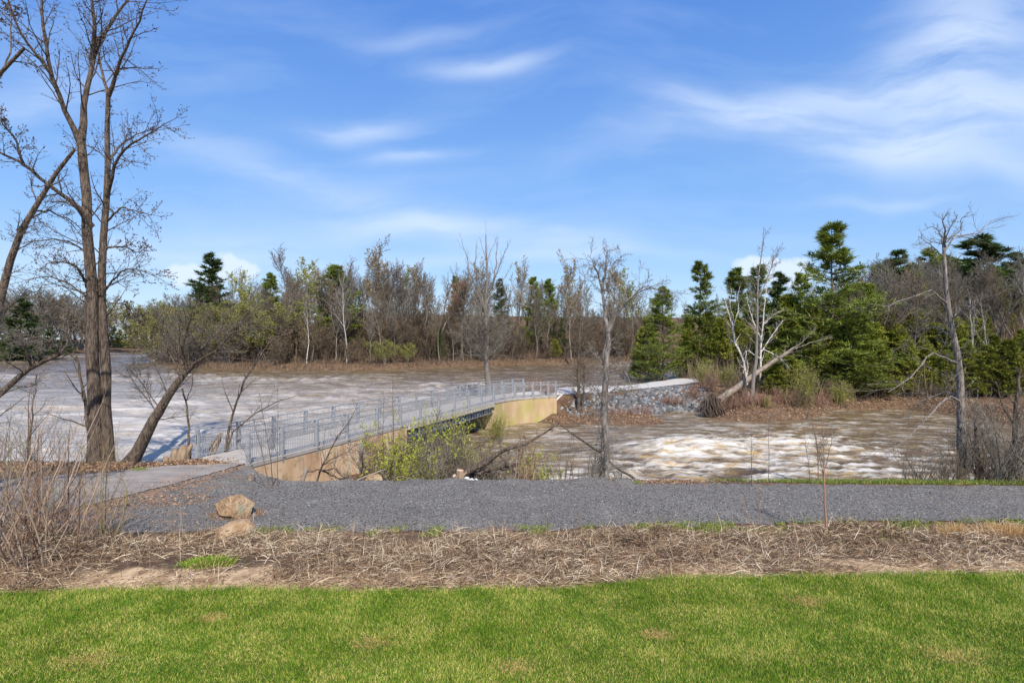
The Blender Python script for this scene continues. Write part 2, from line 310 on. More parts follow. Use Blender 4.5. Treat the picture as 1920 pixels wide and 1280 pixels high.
def build_ground():
    m = mat('ground_soil', [(.3, (.055, .035, .022)), (.5, (.125, .075, .045)), (.72, (.22, .14, .085))], 1.6, 9, .95, .05, 9, rgh=.65,
            extra=[(5, (.17, .17, .055), .60, .12), (.35, (.14, .085, .048), .52, .2)])
    nt = m.node_tree; N = nt.nodes; L = nt.links; b = N['Principled BSDF']
    src = b.inputs['Base Color'].links[0].from_socket
    at = N.new('ShaderNodeAttribute'); at.attribute_name = 'sand'
    n = N.new('ShaderNodeTexNoise'); n.inputs['Scale'].default_value = 2.5; n.inputs['Detail'].default_value = 8
    tc = N.new('ShaderNodeTexCoord'); L.new(tc.outputs['Object'], n.inputs[0])
    cr = N.new('ShaderNodeValToRGB'); e = cr.color_ramp.elements; e[0].position = .35; e[0].color = (.27, .165, .085, 1); e[1].position = .62; e[1].color = (.56, .40, .235, 1); L.new(n.outputs[0], cr.inputs[0])
    ad = N.new('ShaderNodeMath'); ad.operation = 'ADD'; L.new(at.outputs['Fac'], ad.inputs[0]); L.new(n.outputs[0], ad.inputs[1])
    mr = N.new('ShaderNodeMapRange'); mr.inputs[1].default_value = .85; mr.inputs[2].default_value = 1.1; L.new(ad.outputs[0], mr.inputs[0])
    mx = N.new('ShaderNodeMix'); mx.data_type = 'RGBA'; L.new(mr.outputs[0], mx.inputs['Factor']); L.new(src, mx.inputs['A']); L.new(cr.outputs[0], mx.inputs['B']); L.new(mx.outputs['Result'], b.inputs['Base Color'])
    xs = axis(-32, 46, .34, (-4000, 4000), 1.1); ys = axis(4, 86, .36, (-60, 4000), 1.055)
    def sand(X, Y, Z): return np.where(Y < 18, 1-sstep(np.abs(Y-(lawn_edge(X)+.3)), -.1, 1.7), 0.)
    me = grid_mesh('ground', xs, ys, height, attrs={'sand': sand})
    tag(link('ground', me, m), kind='structure')
    # gravel trail
    gm = mat('grey_gravel', [(.3, (.065, .060, .054)), (.46, (.145, .135, .122)), (.58, (.215, .20, .183)), (.72, (.42, .40, .36))], 13, 6, .95, .04, 18, rgh=.95, coord='Object', extra=[(.45, (.10, .095, .088), .56, .25), (.8, (.25, .235, .21), .54, .3)])
    nt = gm.node_tree; N = nt.nodes; L = nt.links; b = N['Principled BSDF']; src = b.inputs['Base Color'].links[0].from_socket
    # leaf litter swept over the left end
    tc = N.new('ShaderNodeTexCoord'); sp = N.new('ShaderNodeSeparateXYZ'); L.new(tc.outputs['Object'], sp.inputs[0])
    n = N.new('ShaderNodeTexNoise'); n.inputs['Scale'].default_value = 1.3; n.inputs['Detail'].default_value = 9; n.inputs['Roughness'].default_value = .75; L.new(tc.outputs['Object'], n.inputs[0])
    m1 = N.new('ShaderNodeMapRange'); m1.inputs[1].default_value = -6.5; m1.inputs[2].default_value = -13.5; m1.inputs[3].default_value = 0; m1.inputs[4].default_value = .30; L.new(sp.outputs[0], m1.inputs[0])
    a1 = N.new('ShaderNodeMath'); a1.operation = 'ADD'; L.new(m1.outputs[0], a1.inputs[0]); L.new(n.outputs[0], a1.inputs[1])
    m2 = N.new('ShaderNodeMapRange'); m2.inputs[1].default_value = .68; m2.inputs[2].default_value = .88; L.new(a1.outputs[0], m2.inputs[0])
    mx = N.new('ShaderNodeMix'); mx.data_type = 'RGBA'; L.new(m2.outputs[0], mx.inputs['Factor']); L.new(src, mx.inputs['A']); mx.inputs['B'].default_value = (.33, .19, .11, 1); L.new(mx.outputs['Result'], b.inputs['Base Color'])
    g = .09
    me = grid_mesh('gravel_path', np.arange(-15, 50, g), np.arange(15.5, 25.3, g), gz,
                   keep=lambda X, Y: sdf(X, Y, GRAVEL)+.28*fbm(X*2.2, Y*2.2, 4, 21) > 0)
    tag(link('gravel_path', me, gm), kind='structure')
    am = mat('worn_asphalt', [(.3, (.19, .165, .15)), (.55, (.275, .245, .222)), (.75, (.36, .325, .295))], 1.0, 9, .92, .004, 60, stretch=(.5, 1.6, 1), rgh=.62,
             extra=[(.5, (.40, .31, .24), .54, .2), (7, (.17, .14, .12), .64, .06)])
    me = grid_mesh('paved_path', np.arange(-45, -11.5, .12), np.arange(11.5, 25.3, .12), lambda X, Y: .056+np.maximum(height(X, Y), 0),
                   keep=lambda X, Y: sdf(X, Y, PAVED)+.10*fbm(X*1.6, Y*1.6, 3, 23) > 0)
    tag(link('paved_path', me, am), kind='structure')
    # light track on the causeway
    pts = [(1.2, 55.6), (2.7, 57.3), (5.5, 60.9), (12.0, 68.6), (18, 74.8), (24.5, 81), (33, 86.5), (44, 88), (60, 90)]
    wd = [3.8, 4.0, 4.6, 6.2, 6.8, 6.6, 5.0, 4, 4]
    t = np.linspace(0, len(pts)-1, 120); px = np.interp(t, range(len(pts)), [p[0] for p in pts]); py = np.interp(t, range(len(pts)), [p[1] for p in pts]); ww = np.interp(t, range(len(pts)), wd)
    k = np.ones(9)/9; px[4:-4] = np.convolve(px, k, 'valid'); py[4:-4] = np.convolve(py, k, 'valid')
    tx = np.gradient(px); ty = np.gradient(py); l = np.hypot(tx, ty); nx, ny = ty/l, -tx/l
    V = []; K = 9
    for j in range(K):
        s = (j/(K-1)-.5); xx = px+nx*ww*s; yy = py+ny*ww*s; zz = height(xx, yy)+.06; V.append(np.stack([xx, yy, zz], -1))
    V = np.stack(V, 1); i = np.arange(120*K).reshape(120, K)
    Fq = np.stack([i[:-1, :-1], i[:-1, 1:], i[1:, 1:], i[1:, :-1]], -1).reshape(-1, 4)
    cm = mat('pale_stone_dust', [(.3, (.42, .39, .35)), (.7, (.60, .57, .52))], 3, 7, .95, .005, 40)
    tag(link('causeway_path', np_mesh('causeway_path', V.reshape(-1, 3), [Fq], True), cm), kind='structure')
build_ground()

# ------------------------------------------------------------------ water
RAPID = [G(x, y, ZR) for x, y in [(930, 912), (1060, 885), (1130, 868), (1175, 838), (1240, 822), (1330, 814), (1370, 803), (1500, 797), (1640, 822), (1780, 840), (1900, 850), (1900, 930)]]
def build_water():
    ys = [19.5]
    while ys[-1] < 620: ys.append(ys[-1]+max(.13, .0058*ys[-1]))
    ys = np.array(ys); xs = axis(-45, 45, .24, (-420, 420), 1.035)
    X, Y = np.meshgrid(xs, ys)
    s = (X-N0[0])*NRM[0]+(Y-N0[1])*NRM[1]
    chan = sstep(s, -6, .5)*(1-sstep(Y-(57.5+1.0*np.clip(X-3, 0, 24)), 0, 3))
    # river chop, crests roughly across the view
    wx = X+2.5*fbm(X*.05, Y*.05, 3, 31); wy = Y+2.0*fbm(X*.06, Y*.06, 3, 32)
    r1 = 1-np.abs(2*fbm(wx*.11, wy*.30, 3, 33)); r2 = 1-np.abs(2*fbm(wx*.32+9, wy*.75, 3, 34))
    amp = .5+1.0*sstep(fbm(X*.03, Y*.045, 2, 41), -.15, .35)
    sc = np.clip(Y/60, .8, 1.9)
    river = (.34*(r1-.6)+.15*(r2-.6))*amp*sc*.85+.05*fbm(wx*1.2, wy*2.4, 2, 35)
    glare = np.clip(1-(Y-25)/95, 0, 1)*sstep(-X, -12, 25)  # silvery sky glare painted into the water colour, strongest near and to the left
    foam_glare_r = sstep(r1*amp+.28*r2, 1.28, 1.85)*.75+.32*sstep(fbm(wx*.35, wy*1.3, 4, 36)+.12*amp, -.1, .6)+.78*glare
    # rapids in the side channel
    rp = sdf(X, Y, RAPID)
    inr = sstep(rp+2.6*fbm(X*.35, Y*.7, 4, 50), -3.0, 4.2)
    hx, hy = G(1290, 845, ZR); hump = .60*np.exp(-(((X-hx)/5.0)**2+((Y-hy)/2.7)**2)); hx2, hy2 = G(1500, 838, ZR)
    hump += .40*np.exp(-(((X-hx2)/4.0)**2+((Y-hy2+.6*np.sin((X-hx2)*.4))/1.5)**2)); hx3, hy3 = G(1560, 806, ZR); hump += .20*np.exp(-(((X-hx3)/5.0)**2+((Y-hy3+.25*(X-hx3))/.9)**2))
    hx4, hy4 = G(1130, 893, ZR); hump += .2*np.exp(-(((X-hx4)/2.5)**2+((Y-hy4)/1.2)**2))
    t1 = 1-np.abs(2*fbm(X*.35+2*fbm(X*.2, Y*.2, 2, 51), Y*.6, 4, 52)); t2 = fbm(X*1.3, Y*2.3, 4, 53, .6)
    right = sstep(X, 16, 27)
    ch = (.08+.12*inr*(1-.3*right))*(t1-.6)+(.04+.10*inr*(1-.4*right))*t2+hump*1.5+.07*inr*fbm(X*3.1, Y*4.3, 3, 58)
    t3 = fbm(X*.55+.8*t1, Y*1.9, 5, 57, .62)
    foam_c = inr*(.92-.5*right+.7*(t1-.75)+1.1*t2+1.7*t3)+1.3*hump*inr+(1-inr)*(.22+.35*sstep(t1, .75, 1.0)+.4*t2+.9*t3)
    z = (ZL+river)*(1-chan)+(ZR+ch)*chan
    foam_glare = foam_glare_r*(1-chan)+foam_c*chan
    under = sstep(s, -4, 1)*(1-sstep(s, 6, 10))*(Y < 52)
    foam_glare = foam_glare+.12*under*sstep(t2+t1*.3, .1, .4)
    nx, ny = len(xs), len(ys); i = np.arange(nx*ny).reshape(ny, nx)
    Fq = np.stack([i[:-1, :-1], i[:-1, 1:], i[1:, 1:], i[1:, :-1]], -1).reshape(-1, 4)
    ht = height(X, Y); keep = (np.minimum(ht[:-1, :-1], ht[1:, 1:]) < -.2).ravel()
    V = np.stack([X, Y, z], -1).reshape(-1, 3)
    Fq = Fq[keep]; used = np.unique(Fq); mp = np.full(len(V), -1); mp[used] = np.arange(len(used))
    me = np_mesh('river_water', V[used], [mp[Fq]], True, {'foam_glare': foam_glare.ravel()[used], 'chan': chan.ravel()[used]})
    m = bpy.data.materials.new('muddy_water'); m.use_nodes = True; nt = m.node_tree; N = nt.nodes; L = nt.links; b = N['Principled BSDF']
    tc = N.new('ShaderNodeTexCoord')
    def noise(sc, st, det=4, rg=.6):
        mp_ = N.new('ShaderNodeMapping'); mp_.inputs['Scale'].default_value = st; L.new(tc.outputs['Object'], mp_.inputs[0])
        n = N.new('ShaderNodeTexNoise'); n.inputs['Scale'].default_value = sc; n.inputs['Detail'].default_value = det; n.inputs['Roughness'].default_value = rg; L.new(mp_.outputs[0], n.inputs[0]); return n.outputs[0]
    def mt(op, a, b_, c=None, cl=False):
        n = N.new('ShaderNodeMath'); n.operation = op; n.use_clamp = cl
        for k, v in enumerate((a, b_, c)):
            if v is None: continue
            if isinstance(v, (int, float)): n.inputs[k].default_value = v
            else: L.new(v, n.inputs[k])
        return n.outputs[0]
    fa = N.new('ShaderNodeAttribute'); fa.attribute_name = 'foam_glare'; ca = N.new('ShaderNodeAttribute'); ca.attribute_name = 'chan'
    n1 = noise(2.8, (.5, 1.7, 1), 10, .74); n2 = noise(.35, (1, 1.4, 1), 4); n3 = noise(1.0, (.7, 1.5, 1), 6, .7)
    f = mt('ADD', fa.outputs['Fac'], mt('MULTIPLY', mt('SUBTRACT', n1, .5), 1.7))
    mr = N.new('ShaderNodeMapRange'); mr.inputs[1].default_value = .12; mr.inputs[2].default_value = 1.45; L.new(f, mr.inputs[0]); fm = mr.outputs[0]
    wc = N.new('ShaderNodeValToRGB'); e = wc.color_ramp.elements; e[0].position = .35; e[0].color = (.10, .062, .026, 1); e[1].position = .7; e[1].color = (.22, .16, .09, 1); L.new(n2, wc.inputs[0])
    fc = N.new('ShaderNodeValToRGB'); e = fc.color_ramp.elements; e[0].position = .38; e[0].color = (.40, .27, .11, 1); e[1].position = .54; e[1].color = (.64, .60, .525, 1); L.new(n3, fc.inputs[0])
    fx_ = N.new('ShaderNodeMix'); fx_.data_type = 'RGBA'; L.new(ca.outputs['Fac'], fx_.inputs['Factor']); fx_.inputs['A'].default_value = (.66, .615, .55, 1); L.new(fc.outputs[0], fx_.inputs['B'])  # on the river one pale colour serves wave foam and painted glare
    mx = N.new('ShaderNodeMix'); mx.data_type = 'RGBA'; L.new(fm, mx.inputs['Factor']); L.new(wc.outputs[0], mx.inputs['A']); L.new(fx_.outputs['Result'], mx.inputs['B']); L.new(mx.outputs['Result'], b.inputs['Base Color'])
    ro = mt('MULTIPLY_ADD', fm, .5, .10); L.new(ro, b.inputs['Roughness']); b.inputs['IOR'].default_value = 1.33
    bh = mt('ADD', mt('MULTIPLY', noise(1.3, (.45, 1.7, 1), 6, .62), 1.0), mt('MULTIPLY', noise(6, (.5, 1.5, 1), 4, .6), .2))
    bp = N.new('ShaderNodeBump'); bp.inputs['Distance'].default_value = .26; bp.inputs['Strength'].default_value = .85; L.new(bh, bp.inputs['Height']); L.new(bp.outputs[0], b.inputs['Normal'])
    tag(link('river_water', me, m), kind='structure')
build_water()

# ------------------------------------------------------------------ boxes and bars
class MB:
    def __init__(s): s.v = []; s.f = []
    def hexa(s, pts):
        b = len(s.v); s.v += [tuple(p) for p in pts]
        s.f += [tuple(b+i for i in q) for q in ((0, 3, 2, 1), (4, 5, 6, 7), (0, 1, 5, 4), (1, 2, 6, 5), (2, 3, 7, 6), (3, 0, 4, 7))]
    def bar(s, a, b, w, h, up=(0, 0, 1)):
        a = Vector(a); b = Vector(b); d = (b-a).normalized(); up = Vector(up)
        if abs(d.dot(up)) > .95: up = Vector((U[0], U[1], 0))
        sd_ = d.cross(up).normalized(); u = sd_.cross(d).normalized(); x = sd_*w/2; y = u*h/2
        s.hexa([a-x-y, a+x-y, a+x+y, a-x+y, b-x-y, b+x-y, b+x+y, b-x+y])
    def tube(s, a, b, r, n=8):
        a = Vector(a); b = Vector(b); d = (b-a).normalized(); up = Vector((0, 0, 1)) if abs(d.z) < .9 else Vector((1, 0, 0))
        x = d.cross(up).normalized(); y = x.cross(d); k = len(s.v)
        for q in (a, b):
            for i in range(n): s.v.append(tuple(q+x*r*cos(2*pi*i/n)+y*r*sin(2*pi*i/n)))
        for i in range(n): s.f.append((k+i, k+(i+1) % n, k+n+(i+1) % n, k+n+i))
        s.f.append(tuple(k+i for i in range(n))[::-1]); s.f.append(tuple(k+n+i for i in range(n)))
    def build(s, name, m, parent=None, bevel=0):
        me = bpy.data.meshes.new(name); me.from_pydata(s.v, [], s.f); me.update()
        o = link(name, me, m, parent)
        if bevel:
            md = o.modifiers.new('bevel', 'BEVEL'); md.width = bevel; md.segments = 2; md.limit_method = 'ANGLE'
        return o

# ------------------------------------------------------------------ footbridge
def build_bridge():
    root = empty('footbridge', (0, 0, 0)); tag(root, 'grey steel railed footbridge on tan concrete walls crossing the side channel', 'footbridge')
    LEN = 26.6
    # far end bends to the right: extra points beyond LEN (near side)
    nb = [rail(0), rail(LEN)]+[(-.75, 51.6), (.25, 52.9), (1.1, 53.6), (1.95, 54.2), (2.75, 54.7), (3.5, 55.1), (4.25, 55.4)]
    fb = [rail(0, WID), rail(LEN+1.0, WID)]+[(-3.1, 53.8), (-2.1, 55.5), (-1.0, 56.9), (.1, 58.2), (1.2, 59.3)]
    # deck: slab strips
    K = 8
    def cum(pts):
        d = [0]
        for a, b in zip(pts, pts[1:]): d.append(d[-1]+math.dist(a, b))
        return d
    def at(pts, t):
        d = cum(pts); t = t*d[-1]; return (float(np.interp(t, d, [p[0] for p in pts])), float(np.interp(t, d, [p[1] for p in pts])))
    mb = MB(); n = 40
    for k in range(n):
        a0, a1 = at(nb, k/n), at(nb, (k+1)/n); b0, b1 = at(fb, k/n), at(fb, (k+1)/n)
        o = NRM*.15
        pts = [(a0[0]+o[0], a0[1]+o[1]), (a1[0]+o[0], a1[1]+o[1]), (b1[0]-o[0], b1[1]-o[1]), (b0[0]-o[0], b0[1]-o[1])]
        mb.hexa([(p[0], p[1], -.13) for p in pts]+[(p[0], p[1], .045) for p in pts])
    mb.build('deck', MT['deck'], root)
    # near abutment, pilaster
    SA, SB = 12.6, 26.4
    def block(name, s0, s1, w0, w1, z0, z1, m, z0b=None):
        q = MB(); a = [rail(s0, w0), rail(s1, w0), rail(s1, w1), rail(s0, w1)]
        zb = [z0, z0 if z0b is None else z0b, z0 if z0b is None else z0b, z0]
        q.hexa([(p[0], p[1], z) for p, z in zip(a, zb)]+[(p[0], p[1], z1) for p in a]); return q.build(name, m, root)
    w = block('abutment_wall', -.1, SA, -.12, WID+.12, -4.2, -.135, MT['concrete'])
    pil = MB(); a = [rail(7.4, -.3), rail(7.95, -.3), rail(7.95, -.125), rail(7.4, -.125)]
    pil.hexa([(p[0], p[1], -4.1) for p in a]+[(p[0], p[1], -.3) for p in a]); pil.build('pilaster', MT['deck'], w)
    # far abutment follows the bend
    q = MB()
    nb2 = [rail(SB), nb[1]]+nb[2:]
    fb2 = [rail(SB, WID)]+fb[1:]
    for k in range(14):
        a0, a1 = at(nb2, k/14), at(nb2, (k+1)/14); b0, b1 = at(fb2, k/14), at(fb2, (k+1)/14)
        pts = [(a0[0]+NRM[0]*.1, a0[1]+NRM[1]*.1), (a1[0]+NRM[0]*.1, a1[1]+NRM[1]*.1), b1, b0]
        q.hexa([(p[0], p[1], -4.2) for p in pts]+[(p[0], p[1], -.135) for p in pts])
    q.build('abutment_wall', MT['mossy'], root)
    # girders, cross timbers
    for wv in (.05, WID/2, WID-.05):
        g = MB(); a = rail(SA, wv); b = rail(SB, wv)
        for z, ww, h in ((-.36, .26, .03), (-.62, .02, .5), (-.88, .26, .04)):
            g.bar((a[0], a[1], z), (b[0], b[1], z), ww, h)
        for k in range(12):
            p = rail(SA+.5+k*1.15, wv); g.bar((p[0], p[1], -.85), (p[0], p[1], -.38), .22, .02)
        g.build('girder', MT['girder'], root)
    k = 0; s = SA+.2
    tb = MB()
    while s < SB-.1:
        a = rail(s, -.28); b = rail(s, WID+.28); tb.bar((a[0], a[1], -.233), (b[0], b[1], -.233), .2, .2); s += .48
    tb.build('cross_timbers', MT['timber'], root)
    # railings
    H = 1.40
    near_s = [0, 1.95, 4.3, 6.7, 9.5, 12.0, 14.4, 16.9, 19.3, 21.7, 24.1, 26.6]
    near = [rail(s_) for s_ in near_s]+nb[2:]
    near_w = [1]*12+[0, 0, 0, 1, 0, 0, 0]
    far_s = [0, 2.3, 4.6, 7.0, 9.4, 11.8, 14.2, 16.6, 19.0, 21.4, 23.8, 26.2, 27.6]
    far = [rail(s_, WID) for s_ in far_s]+fb[2:]
    first_panel = None
    for side, (pts, sgn) in enumerate(((near, 1), (far, -1))):
        rl = MB()
        for a, b in zip(pts, pts[1:]):
            for z, r in ((H, .028), (1.10, .022)):
                rl.tube((a[0], a[1], z), (b[0], b[1], z), r, 8)
            rl.bar((a[0], a[1], .16), (b[0], b[1], .16), .035, .05)
        R = rl.build('railing', MT['steel'], root)
        for i, p in enumerate(pts):
            wide = .21 if (i < 5 or i % 2 == 1 or side == 0 and i in (11, 15)) else .14
            pm = MB(); q = np.array(p); o_ = NRM*sgn*.03
            c = (q[0]+o_[0], q[1]+o_[1])
            a_ = Vector((c[0], c[1], -.28)); b_ = Vector((c[0], c[1], H+.02)); sx = Vector((U[0], U[1], 0))*.055; sy = Vector((NRM[0], NRM[1], 0))*wide*.5
            pm.hexa([a_-sx-sy, a_+sx-sy, a_+sx+sy, a_-sx+sy, b_-sx-sy, b_+sx-sy, b_+sx+sy, b_-sx+sy])
            a_.z = -.02; b_ = a_.copy(); b_.z = .0; sx *= 1.9; sy *= 1.5
            pm.hexa([a_-sx-sy, a_+sx-sy, a_+sx+sy, a_-sx+sy, b_-sx-sy, b_+sx-sy, b_+sx+sy, b_-sx+sy])
            po = pm.build('post', MT['steel'], R)
            if side == 1 and i == 0:
                po['label'] = 'first post with black scribbled graffiti'
                # the hand-drawn tag, a thin bent stroke
                gm_ = MB(); rr = random.Random(3); z = 1.17; prev = None
                for k in range(22):
                    oo = (.035 if k % 2 else -.035)*(.6+.5*rr.random()); z -= .016+.012*rr.random()
                    pt = Vector((c[0]+NRM[0]*oo-U[0]*.0585, c[1]+NRM[1]*oo-U[1]*.0585, z))
                    if prev is not None: gm_.bar(prev, pt, .012, .004, up=(U[0], U[1], 0))
                    prev = pt
                go = gm_.build('graffiti', MT['ink'], R)
        for i, (a, b) in enumerate(zip(pts, pts[1:])):
            pk = MB(); L_ = math.dist(a, b); nn = max(3, int(L_/.115))
            for k in range(1, nn):
                x = a[0]+(b[0]-a[0])*k/nn; y = a[1]+(b[1]-a[1])*k/nn
                pk.bar((x, y, .15), (x, y, 1.095 if k % 4 else H-.005), .016, .016)
            pk.build('picket_panel', MT['steel'], R)
        if side == 0:
            pb = MB(); a = rail(1.15, -.03); b = rail(1.55, -.03); pb.hexa([(a[0], a[1], .45), (b[0], b[1], .45), (b[0]+NRM[0]*.02, b[1]+NRM[1]*.02, .45), (a[0]+NRM[0]*.02, a[1]+NRM[1]*.02, .45),
                      (a[0], a[1], 1.02), (b[0], b[1], 1.02), (b[0]+NRM[0]*.02, b[1]+NRM[1]*.02, 1.02), (a[0]+NRM[0]*.02, a[1]+NRM[1]*.02, 1.02)])
            pb.build('plate', MT['steel'], R)
build_bridge()

# ------------------------------------------------------------------ plant machinery
def nrm(v): return v/np.maximum(np.linalg.norm(v, axis=-1, keepdims=True), 1e-9)
def resample(pts, n):
    pts = np.asarray(pts, float); d = np.concatenate([[0], np.cumsum(np.linalg.norm(np.diff(pts, axis=0), axis=1))]); t = np.linspace(0, d[-1], n)
    return np.stack([np.interp(t, d, pts[:, k]) for k in range(pts.shape[1])], -1)
def grow(rng, Pp, R, K, t0, t1, ang, asd, lr, nseg, wig, up, rr, minr, Lfix=None, taper=.55, flat=0., maxr=9., maxl=99.):
    B, n, _ = Pp.shape
    t = t0+(t1-t0)*(np.arange(K)[None]+rng.rand(B, K))/K
    ix = t*(n-1); i = np.minimum(ix.astype(int), n-2); f = (ix-i)[..., None]; b = np.arange(B)[:, None]
    base = Pp[b, i]*(1-f)+Pp[b, i+1]*f; tan = nrm(Pp[b, i+1]-Pp[b, i]); rad = R[b, i]*(1-f[..., 0])+R[b, i+1]*f[..., 0]
    Lp = np.linalg.norm(np.diff(Pp, axis=1), axis=-1).sum(1)[:, None] if Lfix is None else Lfix
    Ln = np.minimum(Lp*lr, maxl)*(1-taper*t)*(.6+.7*rng.rand(B, K))
    ref = np.zeros_like(tan); ref[..., 0] = 1; ref[np.abs(tan[..., 0]) > .8] = (0, 1, 0)
    a = nrm(np.cross(tan, ref)); c = np.cross(tan, a)
    az = 2.4*np.arange(K)[None]+6.28*rng.rand(B, 1)+rng.randn(B, K)*.5; an = np.radians(ang+asd*rng.randn(B, K))
    d = np.cos(an)[..., None]*tan+np.sin(an)[..., None]*(np.cos(az)[..., None]*a+np.sin(az)[..., None]*c)
    if flat: d[..., 2] *= (1-flat); d = nrm(d)
    pos = base.copy(); out = [pos]; step = (Ln/nseg)[..., None]
    for s in range(nseg):
        d = nrm(d+wig*rng.randn(*d.shape)+np.array([0, 0, up])); pos = pos+d*step; out.append(pos)
    Q = np.stack(out, 2).reshape(B*K, nseg+1, 3)
    r0 = np.clip(rad*rr, minr, maxr).reshape(-1, 1); RR = np.maximum(r0*(1-.75*np.arange(nseg+1)[None]/nseg), minr*.55)
    return Q, RR
def tubes(batches):
    Vs = []; Fs = []; off = 0
    for (Q, R, S) in batches:
        B, n, _ = Q.shape
        tn = np.empty_like(Q); tn[:, 1:-1] = Q[:, 2:]-Q[:, :-2]; tn[:, 0] = Q[:, 1]-Q[:, 0]; tn[:, -1] = Q[:, -1]-Q[:, -2]; tn = nrm(tn)
        m = nrm(Q[:, -1]-Q[:, 0]); ref = np.tile(np.array([0, 0, 1.]), (B, 1)); ref[np.abs(m[:, 2]) > .7] = (1, 0, 0)
        ref = ref[:, None, :]; a = nrm(np.cross(tn, ref)); c = np.cross(tn, a)
        th = 2*pi*np.arange(S)/S
        ring = Q[:, :, None]+R[:, :, None, None]*(a[:, :, None]*np.cos(th)[None, None, :, None]+c[:, :, None]*np.sin(th)[None, None, :, None])
        Vs.append(ring.reshape(-1, 3)); ids = (np.arange(B*n*S).reshape(B, n, S)+off); nx = np.roll(ids, -1, 2)
        Fs.append(np.stack([ids[:, :-1], nx[:, :-1], nx[:, 1:], ids[:, 1:]], -1).reshape(-1, 4)); off += B*n*S
    return np.concatenate(Vs), Fs
def leaf_tris(rng, pts, dirs, L, W, spread, up=.2):
    n = len(pts); d = nrm(dirs+spread*rng.randn(n, 3)+np.array([0, 0, up])); s = nrm(np.cross(d, rng.randn(n, 3)))
    l = L*(.6+.8*rng.rand(n, 1)); w = W*(.6+.8*rng.rand(n, 1))
    V = np.stack([pts-s*w*.5, pts+s*w*.5+d*l*.1, pts+d*l], 1).reshape(-1, 3)
    return V, np.arange(n*3).reshape(n, 3)
def along(rng, Q, m, t0=.2):
    B, n, _ = Q.shape; t = t0+(1-t0)*rng.rand(B, m); ix = t*(n-1); i = np.minimum(ix.astype(int), n-2); f = (ix-i)[..., None]; b = np.arange(B)[:, None]
    return (Q[b, i]*(1-f)+Q[b, i+1]*f).reshape(-1, 3), nrm(Q[b, i+1]-Q[b, i]).reshape(-1, 3)

def bare_mesh(seed, H=15., r=.16, trunks=1, crown=.35, limbs=16, k2=7, k3=6, k4=0, ang=38, up=.12, minr=.012, lean=.05, spreadup=.1, buds=0, bl=.12, bw=.07, lr=.42, wob=.12, crown_top=1.0):
    rng = np.random.RandomState(seed); T = []; RR = []
    for k in range(trunks):
        n = 12; d = np.array([rng.randn()*lean, rng.randn()*lean, 1.]); az = rng.rand()*6.28
        if trunks > 1: d[:2] += .22*np.array([cos(az), sin(az)])
        p = np.array([rng.randn()*.05*(trunks > 1), rng.randn()*.05*(trunks > 1), -.3]); pts = [p]
        h = H*(1 if k == 0 else .75+.25*rng.rand())
        for s in range(n-1):
            d = nrm(d+np.array([rng.randn()*wob, rng.randn()*wob, .12])); p = p+d*h/(n-1)*1.02; pts.append(p)
        T.append(pts); rk = r*(1 if k == 0 else .6+.3*rng.rand()); q = np.linspace(0, 1, n); RR.append(rk*(1-.88*q**.9)+rk*.35*np.exp(-q*16))
    T = np.array(T); RR = np.array(RR)
    L1, R1 = grow(rng, T, RR, limbs, crown, .98*crown_top, ang, 10, lr, 7, wob*.9, up, .55, minr*1.5, taper=.5)
    L2, R2 = grow(rng, L1, R1, k2, .15, 1, 40, 12, .45, 4, .14, .08, .55, minr)
    L3, R3 = grow(rng, L2, R2, k3, .1, 1, 38, 14, .55, 3, .16, .06, .6, minr)
    limb = [(T, RR, 10), (L1, R1, 6)]; tw = [(L2, R2, 4), (L3, R3, 3)]; last = L3
    if k4:
        L4, R4 = grow(rng, L3, R3, k4, .1, 1, 38, 14, .6, 2, .18, .04, .7, minr*.8); tw.append((L4, R4, 3)); last = L4
    lv = None
    if buds:
        p, d = along(rng, last, buds); lv = leaf_tris(rng, p, d, bl, bw, .8)
    return tubes(limb), tubes(tw), lv
